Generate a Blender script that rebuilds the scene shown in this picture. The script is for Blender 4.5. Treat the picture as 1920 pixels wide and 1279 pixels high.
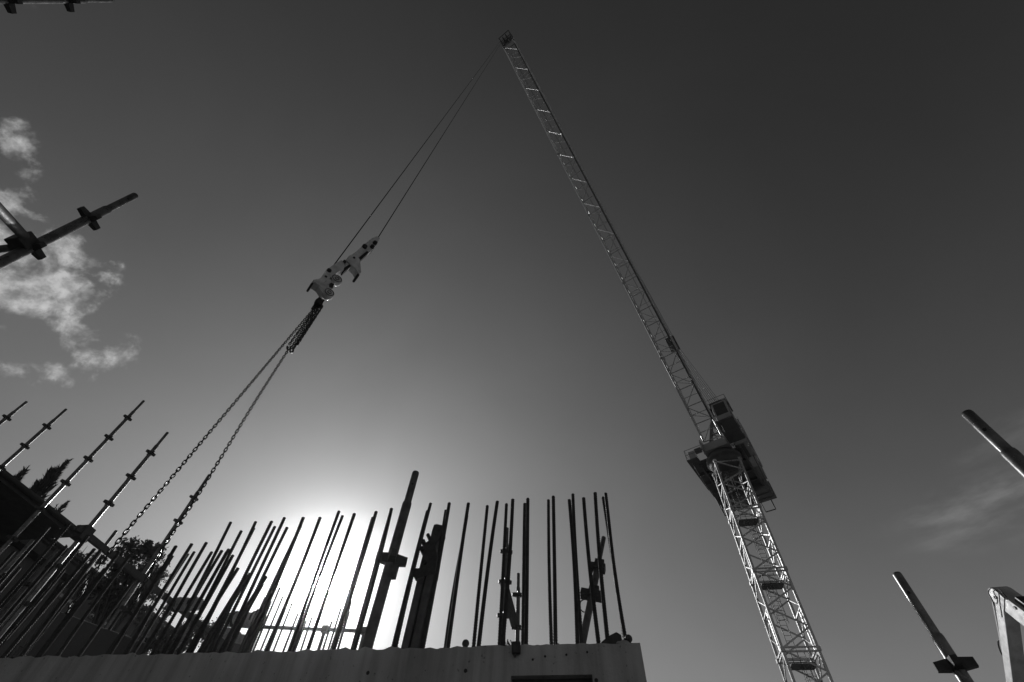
import bpy, math, random
from mathutils import Vector, Matrix
rnd = random.Random(7)
S = bpy.context.scene
C = S.collection
for _o in list(bpy.data.objects):
    bpy.data.objects.remove(_o)

# ------------------------------------------------------------------ camera
F = 853.0                                   # focal length in photo pixels (1920 wide)
CAM = Vector((0, 0, 1.0))
_u = Vector((988 - 960, 639.5 - 0, F)).normalized()      # zenith seen from the camera (right, up, forward)
_y = (Vector((0, 0, 1)) - _u.z * _u).normalized()
_x = _u.cross(_y)
if _x.x < 0:
    _x = -_x
RW = Matrix((_x, _y, _u))                   # camera (right, up, forward) -> world
cam = bpy.data.cameras.new('camera')
cam.sensor_width = 36.0
cam.lens = F / 1920 * 36.0
cam.clip_start = 0.05
cam.clip_end = 20000
camo = bpy.data.objects.new('camera', cam)
C.objects.link(camo)
m3 = Matrix((RW @ Vector((1, 0, 0)), RW @ Vector((0, 1, 0)), -(RW @ Vector((0, 0, 1))))).transposed()
camo.matrix_world = Matrix.Translation(CAM) @ m3.to_4x4()
S.camera = camo

def ray(px, py):
    return RW @ Vector((px - 960, 639.5 - py, F))
def at(px, py, d):
    """point seen at a photo pixel, d metres away measured along the ground"""
    w = ray(px, py)
    return CAM + w * (d / math.hypot(w.x, w.y))
def azi(px, py):
    w = ray(px, py)
    return math.degrees(math.atan2(w.x, w.y))
def pol(az, d, z):
    a = math.radians(az)
    return Vector((math.sin(a) * d, math.cos(a) * d, z))

# ------------------------------------------------------------------ sky, sun, exposure
SUN_AZ, SUN_EL = -20.44, 22.77
sd = Vector((math.sin(math.radians(SUN_AZ)) * math.cos(math.radians(SUN_EL)),
             math.cos(math.radians(SUN_AZ)) * math.cos(math.radians(SUN_EL)), math.sin(math.radians(SUN_EL))))
world = bpy.data.worlds.new("World")
S.world = world
world.use_nodes = True
nt = world.node_tree
for n in list(nt.nodes):
    nt.nodes.remove(n)
class NT:
    """tiny helper for math node chains"""
    def __init__(s, t): s.t = t
    def new(s, typ, **k):
        n = s.t.nodes.new(typ)
        for a, b in k.items(): setattr(n, a, b)
        return n
    def put(s, sock, v):
        if isinstance(v, bpy.types.NodeSocket): s.t.links.new(v, sock)
        elif v is not None: sock.default_value = v
    def m(s, op, a, b=None, c=None, clamp=False):
        n = s.new('ShaderNodeMath', operation=op, use_clamp=clamp)
        s.put(n.inputs[0], a); s.put(n.inputs[1], b)
        if c is not None: s.put(n.inputs[2], c)
        return n.outputs[0]
    def v(s, op, a, b=None, out=0):
        n = s.new('ShaderNodeVectorMath', operation=op)
        s.put(n.inputs[0], a)
        if b is not None: s.put(n.inputs[1], b)
        return n.outputs[out]
    def ramp(s, x, a, b, lo=0.0, hi=1.0, smooth=True):
        n = s.new('ShaderNodeMapRange', interpolation_type='SMOOTHSTEP' if smooth else 'LINEAR')
        for i, q in enumerate((x, a, b, lo, hi)): s.put(n.inputs[i], q)
        return n.outputs[0]
    def noise(s, vec, scale, detail=6, rough=.55, dist=0.0, out=0):
        n = s.new('ShaderNodeTexNoise')
        s.put(n.inputs['Vector'], vec); n.inputs['Scale'].default_value = scale
        n.inputs['Detail'].default_value = detail; n.inputs['Roughness'].default_value = rough
        n.inputs['Distortion'].default_value = dist
        return n.outputs[out]
W = NT(nt)
sky = W.new('ShaderNodeTexSky', sky_type='NISHITA')
sky.sun_disc = False
sky.sun_elevation = math.radians(SUN_EL)
sky.sun_rotation = math.radians(SUN_AZ)
sky.air_density = 1.0; sky.dust_density = 1.0; sky.ozone_density = 1.0
sep = W.new('ShaderNodeSeparateColor')
nt.links.new(sky.outputs[0], sep.inputs[0])
red = sep.outputs[0]                        # black-and-white picture through a red filter: dark sky
tc = W.new('ShaderNodeTexCoord').outputs['Generated']
dirn = W.v('NORMALIZE', tc)
cosg = W.v('DOT_PRODUCT', dirn, sd, out=1)
ang = W.m('ARCCOSINE', W.m('MINIMUM', cosg, 0.999999))
def ex(amp, width):
    return W.m('MULTIPLY', W.m('EXPONENT', W.m('MULTIPLY', ang, -1.0 / width)), amp)
SKYK, GL = 0.25, ((6.9, 0.40), (0.0, 0.05))
skyv = W.m('MULTIPLY', red, SKYK)
for a_, w_ in GL:                           # bright aureole of the low sun
    skyv = W.m('ADD', skyv, ex(a_, w_))
elv = W.m('ARCSINE', W.m('MAXIMUM', W.v('DOT_PRODUCT', dirn, (0, 0, 1), out=1), 0.0))
skyv = W.m('ADD', skyv, W.m('MULTIPLY', W.m('EXPONENT', W.m('MULTIPLY', elv, -1.0 / 0.24)), 7.0))   # paler air low down
# the sun itself
skyv = W.m('ADD', skyv, W.ramp(cosg, math.cos(0.016), math.cos(0.008), 0.0, 2200.0))
# cumulus wisps low in the left and a faint veil in the right of the sky
CL = [(15, 268, .055, 1.0, 1), (35, 320, .05, .75, 1), (22, 400, .065, 1.0, 1), (40, 470, .08, 1.3, 1), (20, 535, .07, 1.3, 1), (75, 545, .07, 1.3, 1),
      (140, 475, .050, 1.2, 1), (185, 490, .040, 1.0, 1), (120, 545, .06, 1.6, 1), (160, 552, .05, 1.6, 1), (178, 562, .03, 1.5, 1), (200, 520, .035, .9, 1), (205, 520, .03, .6, 1),
      (125, 605, .05, 1.25, 2), (150, 630, .05, 1.25, 2), (205, 632, .03, .8, 2), (235, 627, .024, .8, 2), (85, 640, .04, .7, 2),
      (100, 700, .040, .9, 2), (60, 705, .04, .7, 2), (150, 683, .022, .5, 2), (100, 95, .09, .16, 1),
      (1775, 934, .020, .5, 3), (1812, 938, .030, .8, 3), (1860, 941, .042, .9, 3), (1930, 938, .05, .8, 3), (1930, 805, .035, .4, 3), (1900, 870, .03, .3, 3)]
nz = W.noise(dirn, 17.0, 10, .60, .15)
warp = W.v('SCALE', W.v('SUBTRACT', W.noise(dirn, 18.0, 6, .6, 0, 1), (0.5, 0.5, 0.5)))
nt.nodes[-1].inputs['Scale'].default_value = 0.05
dw = W.v('ADD', dirn, warp)
dens = None; streak = None
for px, py, r, a, st in CL:
    c = ray(px, py).normalized()
    d = W.v('SUBTRACT', dw, c)
    # stretch sideways: squash the distance measured along the horizontal tangent
    t = Vector((c.y, -c.x, 0)).normalized()
    k = {1: 0.25, 2: 0.55, 3: 0.8}[st]
    dn = nt.nodes.new('ShaderNodeVectorMath'); dn.operation = 'SCALE'
    dn.inputs[0].default_value = t
    nt.links.new(W.m('MULTIPLY', W.v('DOT_PRODUCT', d, t, out=1), -k), dn.inputs['Scale'])
    d = W.v('ADD', d, dn.outputs[0])
    g = W.ramp(W.v('LENGTH', d, out=1), r * .95, r * .08, 0.0, a)
    if st == 3: streak = g if streak is None else W.m('MAXIMUM', streak, g)
    else: dens = g if dens is None else W.m('MAXIMUM', dens, g)
cl = W.ramp(W.m('ADD', W.m('MULTIPLY', dens, .72), W.m('MULTIPLY', W.m('SUBTRACT', nz, .5), 3.3)), .42, 1.25)
cl = W.m('MULTIPLY', cl, W.ramp(dens, .02, .25))
fine = W.noise(dirn, 46.0, 8, .62)
cl = W.m('MULTIPLY', cl, W.ramp(fine, .22, .72, .35, 1.15))
cl = W.m('MULTIPLY', cl, 9.0)
sn = W.new('ShaderNodeMapping'); sn.inputs['Scale'].default_value = (6, 6, 26); nt.links.new(dirn, sn.inputs[0])
cl = W.m('ADD', cl, W.m('MULTIPLY', W.m('MULTIPLY', streak, W.ramp(W.noise(sn.outputs[0], 1.6, 8, .6), .35, .75)), 2.3))
skyv = W.m('ADD', skyv, cl)
skyv = W.m('MULTIPLY', skyv, W.ramp(W.noise(dirn, 2.6, 5, .55, .4), .25, .75, .93, 1.07, False))   # thin high veil
comb = W.new('ShaderNodeCombineColor')
for i in range(3): nt.links.new(skyv, comb.inputs[i])
bg = W.new('ShaderNodeBackground')
bg.inputs['Strength'].default_value = 0.1
nt.links.new(comb.outputs[0], bg.inputs['Color'])
nt.links.new(bg.outputs[0], W.new('ShaderNodeOutputWorld').inputs['Surface'])

sun = bpy.data.lights.new('sun', 'SUN')
sun.energy = 4.6
sun.angle = math.radians(0.5)
sun.color = (1.0, 1.0, 1.0)
suno = bpy.data.objects.new('sun', sun)
suno.rotation_euler = sd.to_track_quat('Z', 'Y').to_euler()
suno.location = sd * 200
C.objects.link(suno)
vs = S.view_settings
vs.view_transform = 'Standard'; vs.look = 'None'; vs.exposure = -1.0; vs.gamma = 1.0; vs.use_curve_mapping = False
S.cycles.max_bounces = 6
S.cycles.use_denoising = True

# ------------------------------------------------------------------ materials (the picture is black and white: greys only)
def mat(name, v, rough=.6, metal=0.0, var=.25, scale=6.0, bump=0.0, bscale=40.0, spec=.5, detail=5, stretch=None):
    m = bpy.data.materials.new(name); m.use_nodes = True
    t = NT(m.node_tree); b = m.node_tree.nodes['Principled BSDF']
    co = t.new('ShaderNodeTexCoord').outputs['Object']
    if stretch:
        mp = t.new('ShaderNodeMapping'); mp.inputs['Scale'].default_value = stretch
        m.node_tree.links.new(co, mp.inputs[0]); co = mp.outputs[0]
    n = t.noise(co, scale, detail, .6)
    val = t.ramp(n, .3, .7, v * (1 - var), v * (1 + var), False)
    c = t.new('ShaderNodeCombineColor')
    for i in range(3): m.node_tree.links.new(val, c.inputs[i])
    m.node_tree.links.new(c.outputs[0], b.inputs['Base Color'])
    b.inputs['Metallic'].default_value = metal
    b.inputs['Specular IOR Level'].default_value = spec
    rr = t.ramp(t.noise(co, scale * 2.3, 4, .6), .3, .7, max(.05, rough - .12), min(1, rough + .12), False)
    m.node_tree.links.new(rr, b.inputs['Roughness'])
    if bump:
        bn = t.new('ShaderNodeBump'); bn.inputs['Strength'].default_value = bump; bn.inputs['Distance'].default_value = .01
        m.node_tree.links.new(t.noise(co, bscale, 6, .65), bn.inputs['Height'])
        m.node_tree.links.new(bn.outputs[0], b.inputs['Normal'])
    return m
M = dict(
    crane=mat('crane_paint', .50, .30, .6, .15, 3),
    crane_dark=mat('crane_dark_steel', .09, .5, 0, .2, 3),
    deck=mat('deck_grating', .09, .7, 0, .25, 2),
    box=mat('machinery_paint', .36, .5, 0, .15, 1.5),
    glass=mat('cab_glass', .04, .12, 0, .1, 2),
    ballast=mat('ballast_concrete', .2, .8, 0, .2, 2, .3),
    rope=mat('wire_rope', .05, .5, .5, .2, 30),
    hook=mat('hook_block_paint', .70, .5, 0, .30, 5, .15, 30),
    hookdark=mat('greasy_steel', .035, .45, .3, .3, 12),
    hooklight=mat('pale_steel', .82, .35, .1, .15, 8),  # paler than the plates of the block
    chain=mat('chain_steel', .05, .42, .6, .3, 25),
    galv=mat('galvanised_tube', .20, .33, .75, .45, 14, .03, 60),
    galvd=mat('weathered_tube', .13, .58, .3, .45, 12, .05, 60),
    bracket=mat('bracket_steel', .07, .55, .3, .3, 25, .2, 60),
    rebar=mat('rusty_rebar', .055, .75, .1, .45, 30, .3, 120),
    timber=mat('timber', .08, .8, 0, .25, 8, .3, 40, stretch=(6, 6, 1)),
    fabric=mat('sacking', .34, .95, 0, .3, 18, .7, 50),
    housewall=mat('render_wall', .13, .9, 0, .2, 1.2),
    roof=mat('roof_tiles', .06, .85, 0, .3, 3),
    sill=mat('pale_sill', .5, .7, 0, .1, 3),
    window=mat('window_glass', .02, .15, 0, .1, 2),
    leaf=mat('leaves', .07, .6, 0, .5, 3),
    conifer=mat('conifer_leaves', .035, .8, 0, .5, 3),
    bark=mat('bark', .08, .9, 0, .3, 10, .5, 30),
    exc=mat('excavator_paint', .50, .45, 0, .28, 5),
    excd=mat('excavator_black', .03, .5, 0, .2, 4),
    rubber=mat('hose_rubber', .025, .5, 0, .2, 10),
    panel=mat('precast_panel', .10, .85, 0, .25, 2, .3),
    plastic=mat('cap_plastic', .08, .5, 0, .2, 20),
    ground=mat('site_soil', .14, .95, 0, .35, .4, .5, 6),
)
def concrete():
    m = mat('wall_concrete', .58, .85, 0, .22, 2.2, .25, 55, detail=9)
    t = NT(m.node_tree); b = m.node_tree.nodes['Principled BSDF']
    old = b.inputs['Base Color'].links[0].from_socket
    co = t.new('ShaderNodeTexCoord').outputs['Object']
    mp = t.new('ShaderNodeMapping'); mp.inputs['Scale'].default_value = (9, 9, .5)
    m.node_tree.links.new(co, mp.inputs[0])
    st = t.ramp(t.noise(mp.outputs[0], 1.6, 7, .65), .35, .75, 1.10, .64)       # water stains running down
    spk = t.ramp(t.noise(co, 60, 3, .5), .66, .74, 1.0, .45)                     # air holes
    mx = t.new('ShaderNodeMix', data_type='RGBA', blend_type='MULTIPLY'); mx.inputs[0].default_value = 1
    cc = t.new('ShaderNodeCombineColor'); k = t.m('MULTIPLY', st, spk)
    for i in range(3): m.node_tree.links.new(k, cc.inputs[i])
    m.node_tree.links.new(old, mx.inputs[6]); m.node_tree.links.new(cc.outputs[0], mx.inputs[7])
    m.node_tree.links.new(mx.outputs[2], b.inputs['Base Color'])
    return m
M['concrete'] = concrete()

# ------------------------------------------------------------------ mesh helpers
def frame(d, up=Vector((0, 0, 1))):
    z = d.normalized()
    if abs(z.dot(up)) > .98: up = Vector((1, 0, 0))
    x = up.cross(z).normalized()
    return x, z.cross(x), z
class MB:
    def __init__(s): s.v = []; s.f = []; s.sm = []
    def add(s, vs, fs, smooth=False):
        k = len(s.v); s.v += [Vector(v) for v in vs]
        s.f += [tuple(i + k for i in f) for f in fs]; s.sm += [smooth] * len(fs)
        return s
    def box(s, c, h, ax=None):
        c = Vector(c); ax = ax or (Vector((1, 0, 0)), Vector((0, 1, 0)), Vector((0, 0, 1)))
        vs = [c + ax[0] * (h[0] * i) + ax[1] * (h[1] * j) + ax[2] * (h[2] * k) for i in (-1, 1) for j in (-1, 1) for k in (-1, 1)]
        return s.add(vs, [(0, 1, 3, 2), (4, 6, 7, 5), (0, 4, 5, 1), (2, 3, 7, 6), (0, 2, 6, 4), (1, 5, 7, 3)])
    def beam(s, p, q, w, h=None, up=Vector((0, 0, 1))):
        p = Vector(p); q = Vector(q); x, y, z = frame(q - p, up)
        return s.box((p + q) / 2, (w / 2, (h or w) / 2, (q - p).length / 2), (x, y, z))
    def rings(s, pts, rad, n=10, caps=True, smooth=True, phase=None):
        """tube through points with a radius at each"""
        pts = [Vector(p) for p in pts]; vs = []; fs = []
        x = None
        for i, p in enumerate(pts):
            d = pts[min(i + 1, len(pts) - 1)] - pts[max(i - 1, 0)]
            if x is None: x, y, z = frame(d)
            else:
                z = d.normalized(); x = (x - z * x.dot(z)).normalized(); y = z.cross(x)
            for j in range(n):
                a = 2 * math.pi * j / n
                r = rad[i](a) if callable(rad[i]) else rad[i]
                vs.append(p + x * (r * math.cos(a)) + y * (r * math.sin(a)))
        for i in range(len(pts) - 1):
            for j in range(n):
                a, b = i * n + j, i * n + (j + 1) % n
                fs.append((a, b, b + n, a + n))
        s.add(vs, fs, smooth)
        if caps:
            k = len(vs) - n
            s.add(vs[:n], [tuple(range(n))[::-1]]); s.add(vs[k:], [tuple(range(n))])
        return s
    def tube(s, p, q, r, r2=None, n=10, caps=True):
        return s.rings([p, q], [r, r2 if r2 is not None else r], n, caps)
    def prism(s, pts, off):
        n = len(pts); pts = [Vector(p) for p in pts]; off = Vector(off)
        fs = [tuple(range(n))[::-1], tuple(range(n, 2 * n))] + [(i, (i + 1) % n, (i + 1) % n + n, i + n) for i in range(n)]
        return s.add(pts + [p + off for p in pts], fs)
    def ball(s, c, r, n=10, sc=(1, 1, 1)):
        c = Vector(c); vs = []; fs = []
        for i in range(n // 2 + 1):
            t = math.pi * i / (n // 2)
            for j in range(n):
                a = 2 * math.pi * j / n
                vs.append(c + Vector((r * sc[0] * math.sin(t) * math.cos(a), r * sc[1] * math.sin(t) * math.sin(a), r * sc[2] * math.cos(t))))
        for i in range(n // 2):
            for j in range(n):
                fs.append((i * n + j, (i + 1) * n + j, (i + 1) * n + (j + 1) % n, i * n + (j + 1) % n))
        return s.add(vs, fs, True)
    def build(s, name, m, parent=None, bevel=0.0):
        me = bpy.data.meshes.new(name)
        off = parent.location if parent is not None and parent.type == 'EMPTY' else Vector((0, 0, 0))
        if parent is not None and parent.parent is not None: off = parent.parent.location
        if parent is not None and parent.type == 'MESH' and parent.parent is None: off = parent.location
        me.from_pydata([tuple(v - off) for v in s.v], [], s.f)
        me.polygons.foreach_set('use_smooth', s.sm)
        me.validate(); me.update()
        o = bpy.data.objects.new(name, me); C.objects.link(o)
        me.materials.append(M[m])
        if parent is not None: o.parent = parent
        if bevel:
            b = o.modifiers.new('bevel', 'BEVEL'); b.width = bevel; b.segments = 2; b.limit_method = 'ANGLE'
        return o
def tag(o, label, cat, group=None, kind=None):
    o['label'] = label; o['category'] = cat
    if group: o['group'] = group
    if kind: o['kind'] = kind
    return o
def thing(name, loc, label, cat, group=None):
    o = bpy.data.objects.new(name, None); C.objects.link(o); o.location = Vector(loc); o.empty_display_size = .2
    return tag(o, label, cat, group)

# ------------------------------------------------------------------ ground
g = MB()
NG = 64
vs = [Vector((0, 0, 0))]; fs = []
radii = [4, 10, 25, 60, 150, 400, 1200, 5000]
for r in radii:
    for j in range(NG):
        a = 2 * math.pi * j / NG; vs.append(Vector((r * math.cos(a), r * math.sin(a), 0)))
for j in range(NG): fs.append((0, 1 + j, 1 + (j + 1) % NG))
for i in range(len(radii) - 1):
    for j in range(NG):
        a = 1 + i * NG + j; b = 1 + i * NG + (j + 1) % NG
        fs.append((a, a + NG, b + NG, b))
g.add(vs, fs)
go = g.build('ground', 'ground'); go['kind'] = 'structure'

# ------------------------------------------------------------------ site grid
GA = 9.7                                                     # azimuth of the site grid
GY = pol(GA, 1, 0); GX = pol(GA + 90, 1, 0); UP = Vector((0, 0, 1))
def grid(x, y, z): return GX * x + GY * y + UP * z
DW, HW = 2.2, 0.354 * 2.2                                     # wall face distance, wall top above the camera
ZW = CAM.z + HW

# concrete wall: a grid-built front with a boxed-out recess, chipped top edge
XR = DW * math.tan(math.radians(15.47 - GA))
XL = -7.0; TH = .42
def wall():
    w = MB(); n = 240
    xs = [XL + (XR - XL) * (i / n) for i in range(n + 1)]
    for xr in (-.0, ): pass
    rz = random.Random(3)
    top = [ZW + (rz.random() - .5) * .010 + (.012 * rz.random() ** 6) for _ in xs]
    top[-1] = top[-2] = ZW
    topb = [ZW + (rz.random() - .5) * .012 for _ in xs]
    # recess extents in x (grid), from the photograph
    r0 = DW * math.tan(math.radians(azi(955, 1272) - GA)); r1 = DW * math.tan(math.radians(azi(1105, 1261) - GA))
    i0 = min(range(n + 1), key=lambda i: abs(xs[i] - r0)); i1 = min(range(n + 1), key=lambda i: abs(xs[i] - r1))
    zr = at(1030, 1266, 1).z - CAM.z
    zr = CAM.z + zr * DW / math.cos(math.radians(azi(1030, 1266) - GA))
    zb = zr - .45
    for i in range(n):
        a, b = xs[i], xs[i + 1]
        if i0 <= i < i1:
            w.add([grid(a, DW, zr), grid(b, DW, zr), grid(b, DW, top[i + 1]), grid(a, DW, top[i])], [(0, 1, 2, 3)])
            w.add([grid(a, DW, 0), grid(b, DW, 0), grid(b, DW, zb), grid(a, DW, zb)], [(0, 1, 2, 3)])
        else:
            w.add([grid(a, DW, 0), grid(b, DW, 0), grid(b, DW, top[i + 1]), grid(a, DW, top[i])], [(0, 1, 2, 3)])
        w.add([grid(a, DW, top[i]), grid(b, DW, top[i + 1]), grid(b, DW + TH, topb[i + 1]), grid(a, DW + TH, topb[i])], [(0, 1, 2, 3)])
        w.add([grid(b, DW + TH, 0), grid(a, DW + TH, 0), grid(a, DW + TH, topb[i]), grid(b, DW + TH, topb[i + 1])], [(0, 1, 2, 3)])
    w.add([grid(XR, DW, 0), grid(XR, DW + TH, 0), grid(XR, DW + TH, topb[-1]), grid(XR, DW, top[-1])], [(0, 1, 2, 3)])
    w.add([grid(XL, DW + TH, 0), grid(XL, DW, 0), grid(XL, DW, top[0]), grid(XL, DW + TH, topb[0])], [(0, 1, 2, 3)])
    A, B = xs[i0], xs[i1]; dd = .05
    w.add([grid(A, DW, zb), grid(A, DW, zr), grid(A, DW + dd, zr), grid(A, DW + dd, zb)], [(0, 1, 2, 3)])
    w.add([grid(B, DW, zr), grid(B, DW, zb), grid(B, DW + dd, zb), grid(B, DW + dd, zr)], [(0, 1, 2, 3)])
    w.add([grid(A, DW, zr), grid(B, DW, zr), grid(B, DW + dd, zr), grid(A, DW + dd, zr)], [(0, 1, 2, 3)])
    w.add([grid(A, DW, zb), grid(A, DW + dd, zb), grid(B, DW + dd, zb), grid(B, DW, zb)], [(0, 1, 2, 3)])
    # lumps of spilled grout along the front arris
    for k in range(150):
        x = XL + 1.5 + (XR - XL - 1.55) * rz.random(); r = .004 + .012 * rz.random() ** 3
        w.ball(grid(x, DW + .01 + .3 * rz.random() ** 2, ZW), r, 6, (1.5, 1.2, .8))
    o = w.build('concrete_wall', 'concrete')
    tag(o, 'bare concrete wall at the foot of the picture with upright rebar in its top', 'wall')
    jn_ = MB()
    x = XR - .62
    while x > XL + .3:
        jn_.box(grid(x, DW - .0012, ZW / 2 - .006), (.0022, .0012, ZW / 2 - .007), (GX, GY, UP)); x -= 1.20
    jn_.build('formwork_joint', 'concrete', o)
    fin = MB(); x = XR - .05
    while x > XL + .5:
        L = .12 + .5 * rz.random(); z0 = ZW - .135 + .004 * rz.random()
        if not (x - L < B + .03 and x > A - .03): fin.box(grid(x - L / 2, DW - .0016, z0), (L / 2, .0016, .0022 + .002 * rz.random()), (GX, GY, UP))
        x -= L + .02 + .1 * rz.random()
    fin.build('pour_line', 'concrete', o)
    p = MB().add([grid(A, DW + dd - .006, zb), grid(B, DW + dd - .006, zb), grid(B, DW + dd - .006, zr), grid(A, DW + dd - .006, zr)], [(0, 1, 2, 3)])
    p.build('recess_panel', 'panel', o)
    h = MB()
    for px, py in ((873, 1258), (999, 1237), (1022, 1231), (1062, 1228), (1101, 1223), (1118, 1276), (690, 1262)):
        az = azi(px, py); d = (DW) / math.cos(math.radians(az - GA)); c = at(px, py, d) - GY * .0015
        r = .0045 if py < 1250 else .0075
        h.rings([c + GY * .0005, c - GY * .0010], [r, r], 12, True)
    h.build('tie_hole', 'hookdark', o)
wall()

# rear core wall further back, only its starter bars rise above the front wall
w = MB(); w.box(grid(-3.6, 5.45, .95), (3.4, .25, .95), (GX, GY, UP)); 
tag(w.build('concrete_wall', 'concrete'), 'lower concrete core wall behind the front wall carrying the short thin rebars', 'wall')
DR, ZR = 5.45, 1.9

# ------------------------------------------------------------------ rebar
def rebar_mesh(seed):
    r = random.Random(seed); L = 1.0; n = 10; pts = []; rad = []
    bx, by, fq = r.uniform(-.009, .009), r.uniform(-.006, .006), r.uniform(.6, 1.6)
    step = .0075; k = 0; z = -.15
    pts.append(Vector((0, 0, z)))
    R = .0082
    while z < L:
        def f(a, ph=k, R=R):
            t = (ph / 2.0 + a / math.pi * 1.0) % 1.0       # inclined ribs
            return R + (.0026 if t < .38 else 0.0)
        rad.append(f); k += 1; z += step
        zz = min(z, L); u_ = max(0, zz)
        pts.append(Vector((bx * math.sin(math.pi * u_ * fq), by * math.sin(math.pi * u_ * .8), zz)))
    rad.append(R * .97)
    b = MB().rings(pts, rad, n, True)
    me = bpy.data.meshes.new('rebar'); me.from_pydata([tuple(v) for v in b.v], [], b.f)
    me.polygons.foreach_set('use_smooth', b.sm); me.update(); me.materials.append(M['rebar'])
    return me
RME = [rebar_mesh(i) for i in range(7)]
def place_rebar(bot, top, label, group, r=1.0, roll=0.0):
    o = bpy.data.objects.new('rebar', RME[rnd.randrange(7)]); C.objects.link(o)
    d = top - bot
    x, y, z = frame(d)
    mm = Matrix((x * r, y * r, d)).transposed().to_4x4()
    mm.translation = bot
    o.matrix_world = mm @ Matrix.Rotation(roll, 4, 'Z')
    tag(o, label, 'rebar', group)
    return o
def on_row(px, py, D):
    az = azi(px, py); return at(px, py, D / math.cos(math.radians(az - GA)))
# tips and feet read from the photograph; D = distance of the row behind the grid origin
D1, D2 = DW + .08, DW + .30
front = [  # tip, foot, row
    ((879.5, 942.5), (839.8, 1213), D1), ((874.0, 966.5), (835.5, 1213), D2), ((913.3, 948.3), (887.6, 1212), D2), ((933.2, 940.3), (897, 1211), D1),
    ((950.4, 944.5), (936, 1211), D2), ((960.8, 936), (941.5, 1210), D1), ((985.2, 943.3), (980, 1210), D2), ((990.6, 934.7), (986, 1209), D1),
    ((1028.4, 938), (1033.7, 1205), D2), ((1038, 930.5), (1041, 1205), D1), ((1067.5, 936.8), (1082, 1204), D1), ((1074.9, 926.7), (1090, 1204), D2),
    ((1095, 934), (1122.3, 1204), D1), ((1116.7, 924.3), (1139.2, 1204), D1), ((1134.2, 924), (1173.3, 1200), D1), ((1131.2, 932), (1171, 1200), D2),
    ((807.8, 944), (741, 1213), D2), ((802.4, 958), (737, 1213), D1), ((841.7, 943), (792.6, 1213), D1), ((836.5, 956.6), (789, 1213), D2),
    ((734, 953.3), (665, 1214), D1), ((731.5, 966), (661, 1214), D2), ((704.5, 959.3), (627, 1213), D1), ((699.5, 970), (622, 1213), D2),
    ((665.5, 963.5), (579, 1213), D1), ((642.3, 967.6), (552, 1213), D2), ((637, 960), (545, 1213), D1), ((600.8, 970.2), (500, 1215), D1),
    ((568.8, 970), (464, 1216), D1), ((564.5, 986), (458, 1216), D2), ((532.7, 971), (421, 1218), D1), ((538.6, 989), (430, 1218), D2),
    ((509, 977.6), (394, 1220), D1), ((514.9, 987.5), (402, 1219), D2), ((479.3, 978.5), (360, 1222), D1), ((475.8, 989.5), (356, 1222), D2),
    ((453.2, 995.4), (335, 1224), D2), ((432.5, 979.4), (305, 1228), D1), ((429.5, 1030), (322, 1226), D2), ((425, 1034), (316, 1226), D2),
    ((436.3, 1040.8), (333, 1224), D2), ((416.2, 1032.8), (305, 1228), D2), ((396.3, 1034.9), (284, 1228), D2), ((388, 1017.7), (265, 1230), D1),
    ((365.2, 1034.9), (245, 1232), D2), ((359.9, 1020), (234, 1232), D1), ((352.5, 1039), (230, 1232), D2), ((329.6, 1023.6), (200, 1235), D1),
    ((321, 1042), (193, 1235), D2), ((446.7, 1065.4), (351, 1222), D1), ((470.4, 1075), (379, 1220), D2), ((464, 1078), (373, 1220), D1),
    ((440.8, 1114), (372, 1220), D2), ((499.2, 1080), (414, 1219), D1), ((494.1, 1096), (414, 1219), D2),
]
vis = []
for tip, foot, D in front:
    az = azi(*foot)
    b = on_row(foot[0], foot[1], D); b.z = ZW
    vis.append((tip, b, on_row(tip[0], tip[1], D)))
vis.sort(key=lambda q: -q[0][0])
ORD = ['first', 'second', 'third', 'fourth', 'fifth', 'sixth', 'seventh', 'eighth', 'ninth', 'tenth', 'eleventh', 'twelfth', 'thirteenth',
       'fourteenth', 'fifteenth', 'sixteenth', 'seventeenth', 'eighteenth', 'nineteenth', 'twentieth', 'twenty-first', 'twenty-second', 'twenty-third',
       'twenty-fourth', 'twenty-fifth', 'twenty-sixth', 'twenty-seventh', 'twenty-eighth', 'twenty-ninth', 'thirtieth', 'thirty-first', 'thirty-second',
       'thirty-third', 'thirty-fourth', 'thirty-fifth', 'thirty-sixth', 'thirty-seventh', 'thirty-eighth', 'thirty-ninth', 'fortieth']
GR = 'starter bars along the concrete wall'
right = [q for q in vis if q[0][0] > 780]; left = [q for q in vis if q[0][0] <= 780]
for i, (tip, b, t) in enumerate(right):
    side = 'leaning left' if tip[0] > 1010 else ('almost upright' if tip[0] > 945 else 'leaning right')
    place_rebar(b, t, '%s rebar tip from the right end of the concrete wall, %s' % (ORD[i], side), GR, 1.0, rnd.random() * 6)
for i, (tip, b, t) in enumerate(left):
    n = 'just left of the thick scaffold post' if i == 0 else '%s rebar tip to the left of the thick scaffold post' % ORD[i]
    lab = ('rebar with its tip ' + n) if i == 0 else n
    if i >= 22: lab = 'dark slanting rebar in the crowded thicket left of the sun, beside the hanging chains'
    place_rebar(b, t, lab, GR, 1.0, rnd.random() * 6)
# bars lost against the dark houses at the far left
k = 0
for D in (D1, D2):
    x = -2.62
    while x > -3.95:
        x -= .085 + .05 * rnd.random()
        b = grid(x, D, ZW)
        t = b + UP * (.50 + .30 * rnd.random()) + GX * (.03 * (rnd.random() - .5)) + GY * (.04 * (rnd.random() - .5))
        place_rebar(b, t, 'dark rebar lost against the shaded houses at the far left of the wall', 'bars at the far left of the wall', 1.0, rnd.random() * 6)
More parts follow.
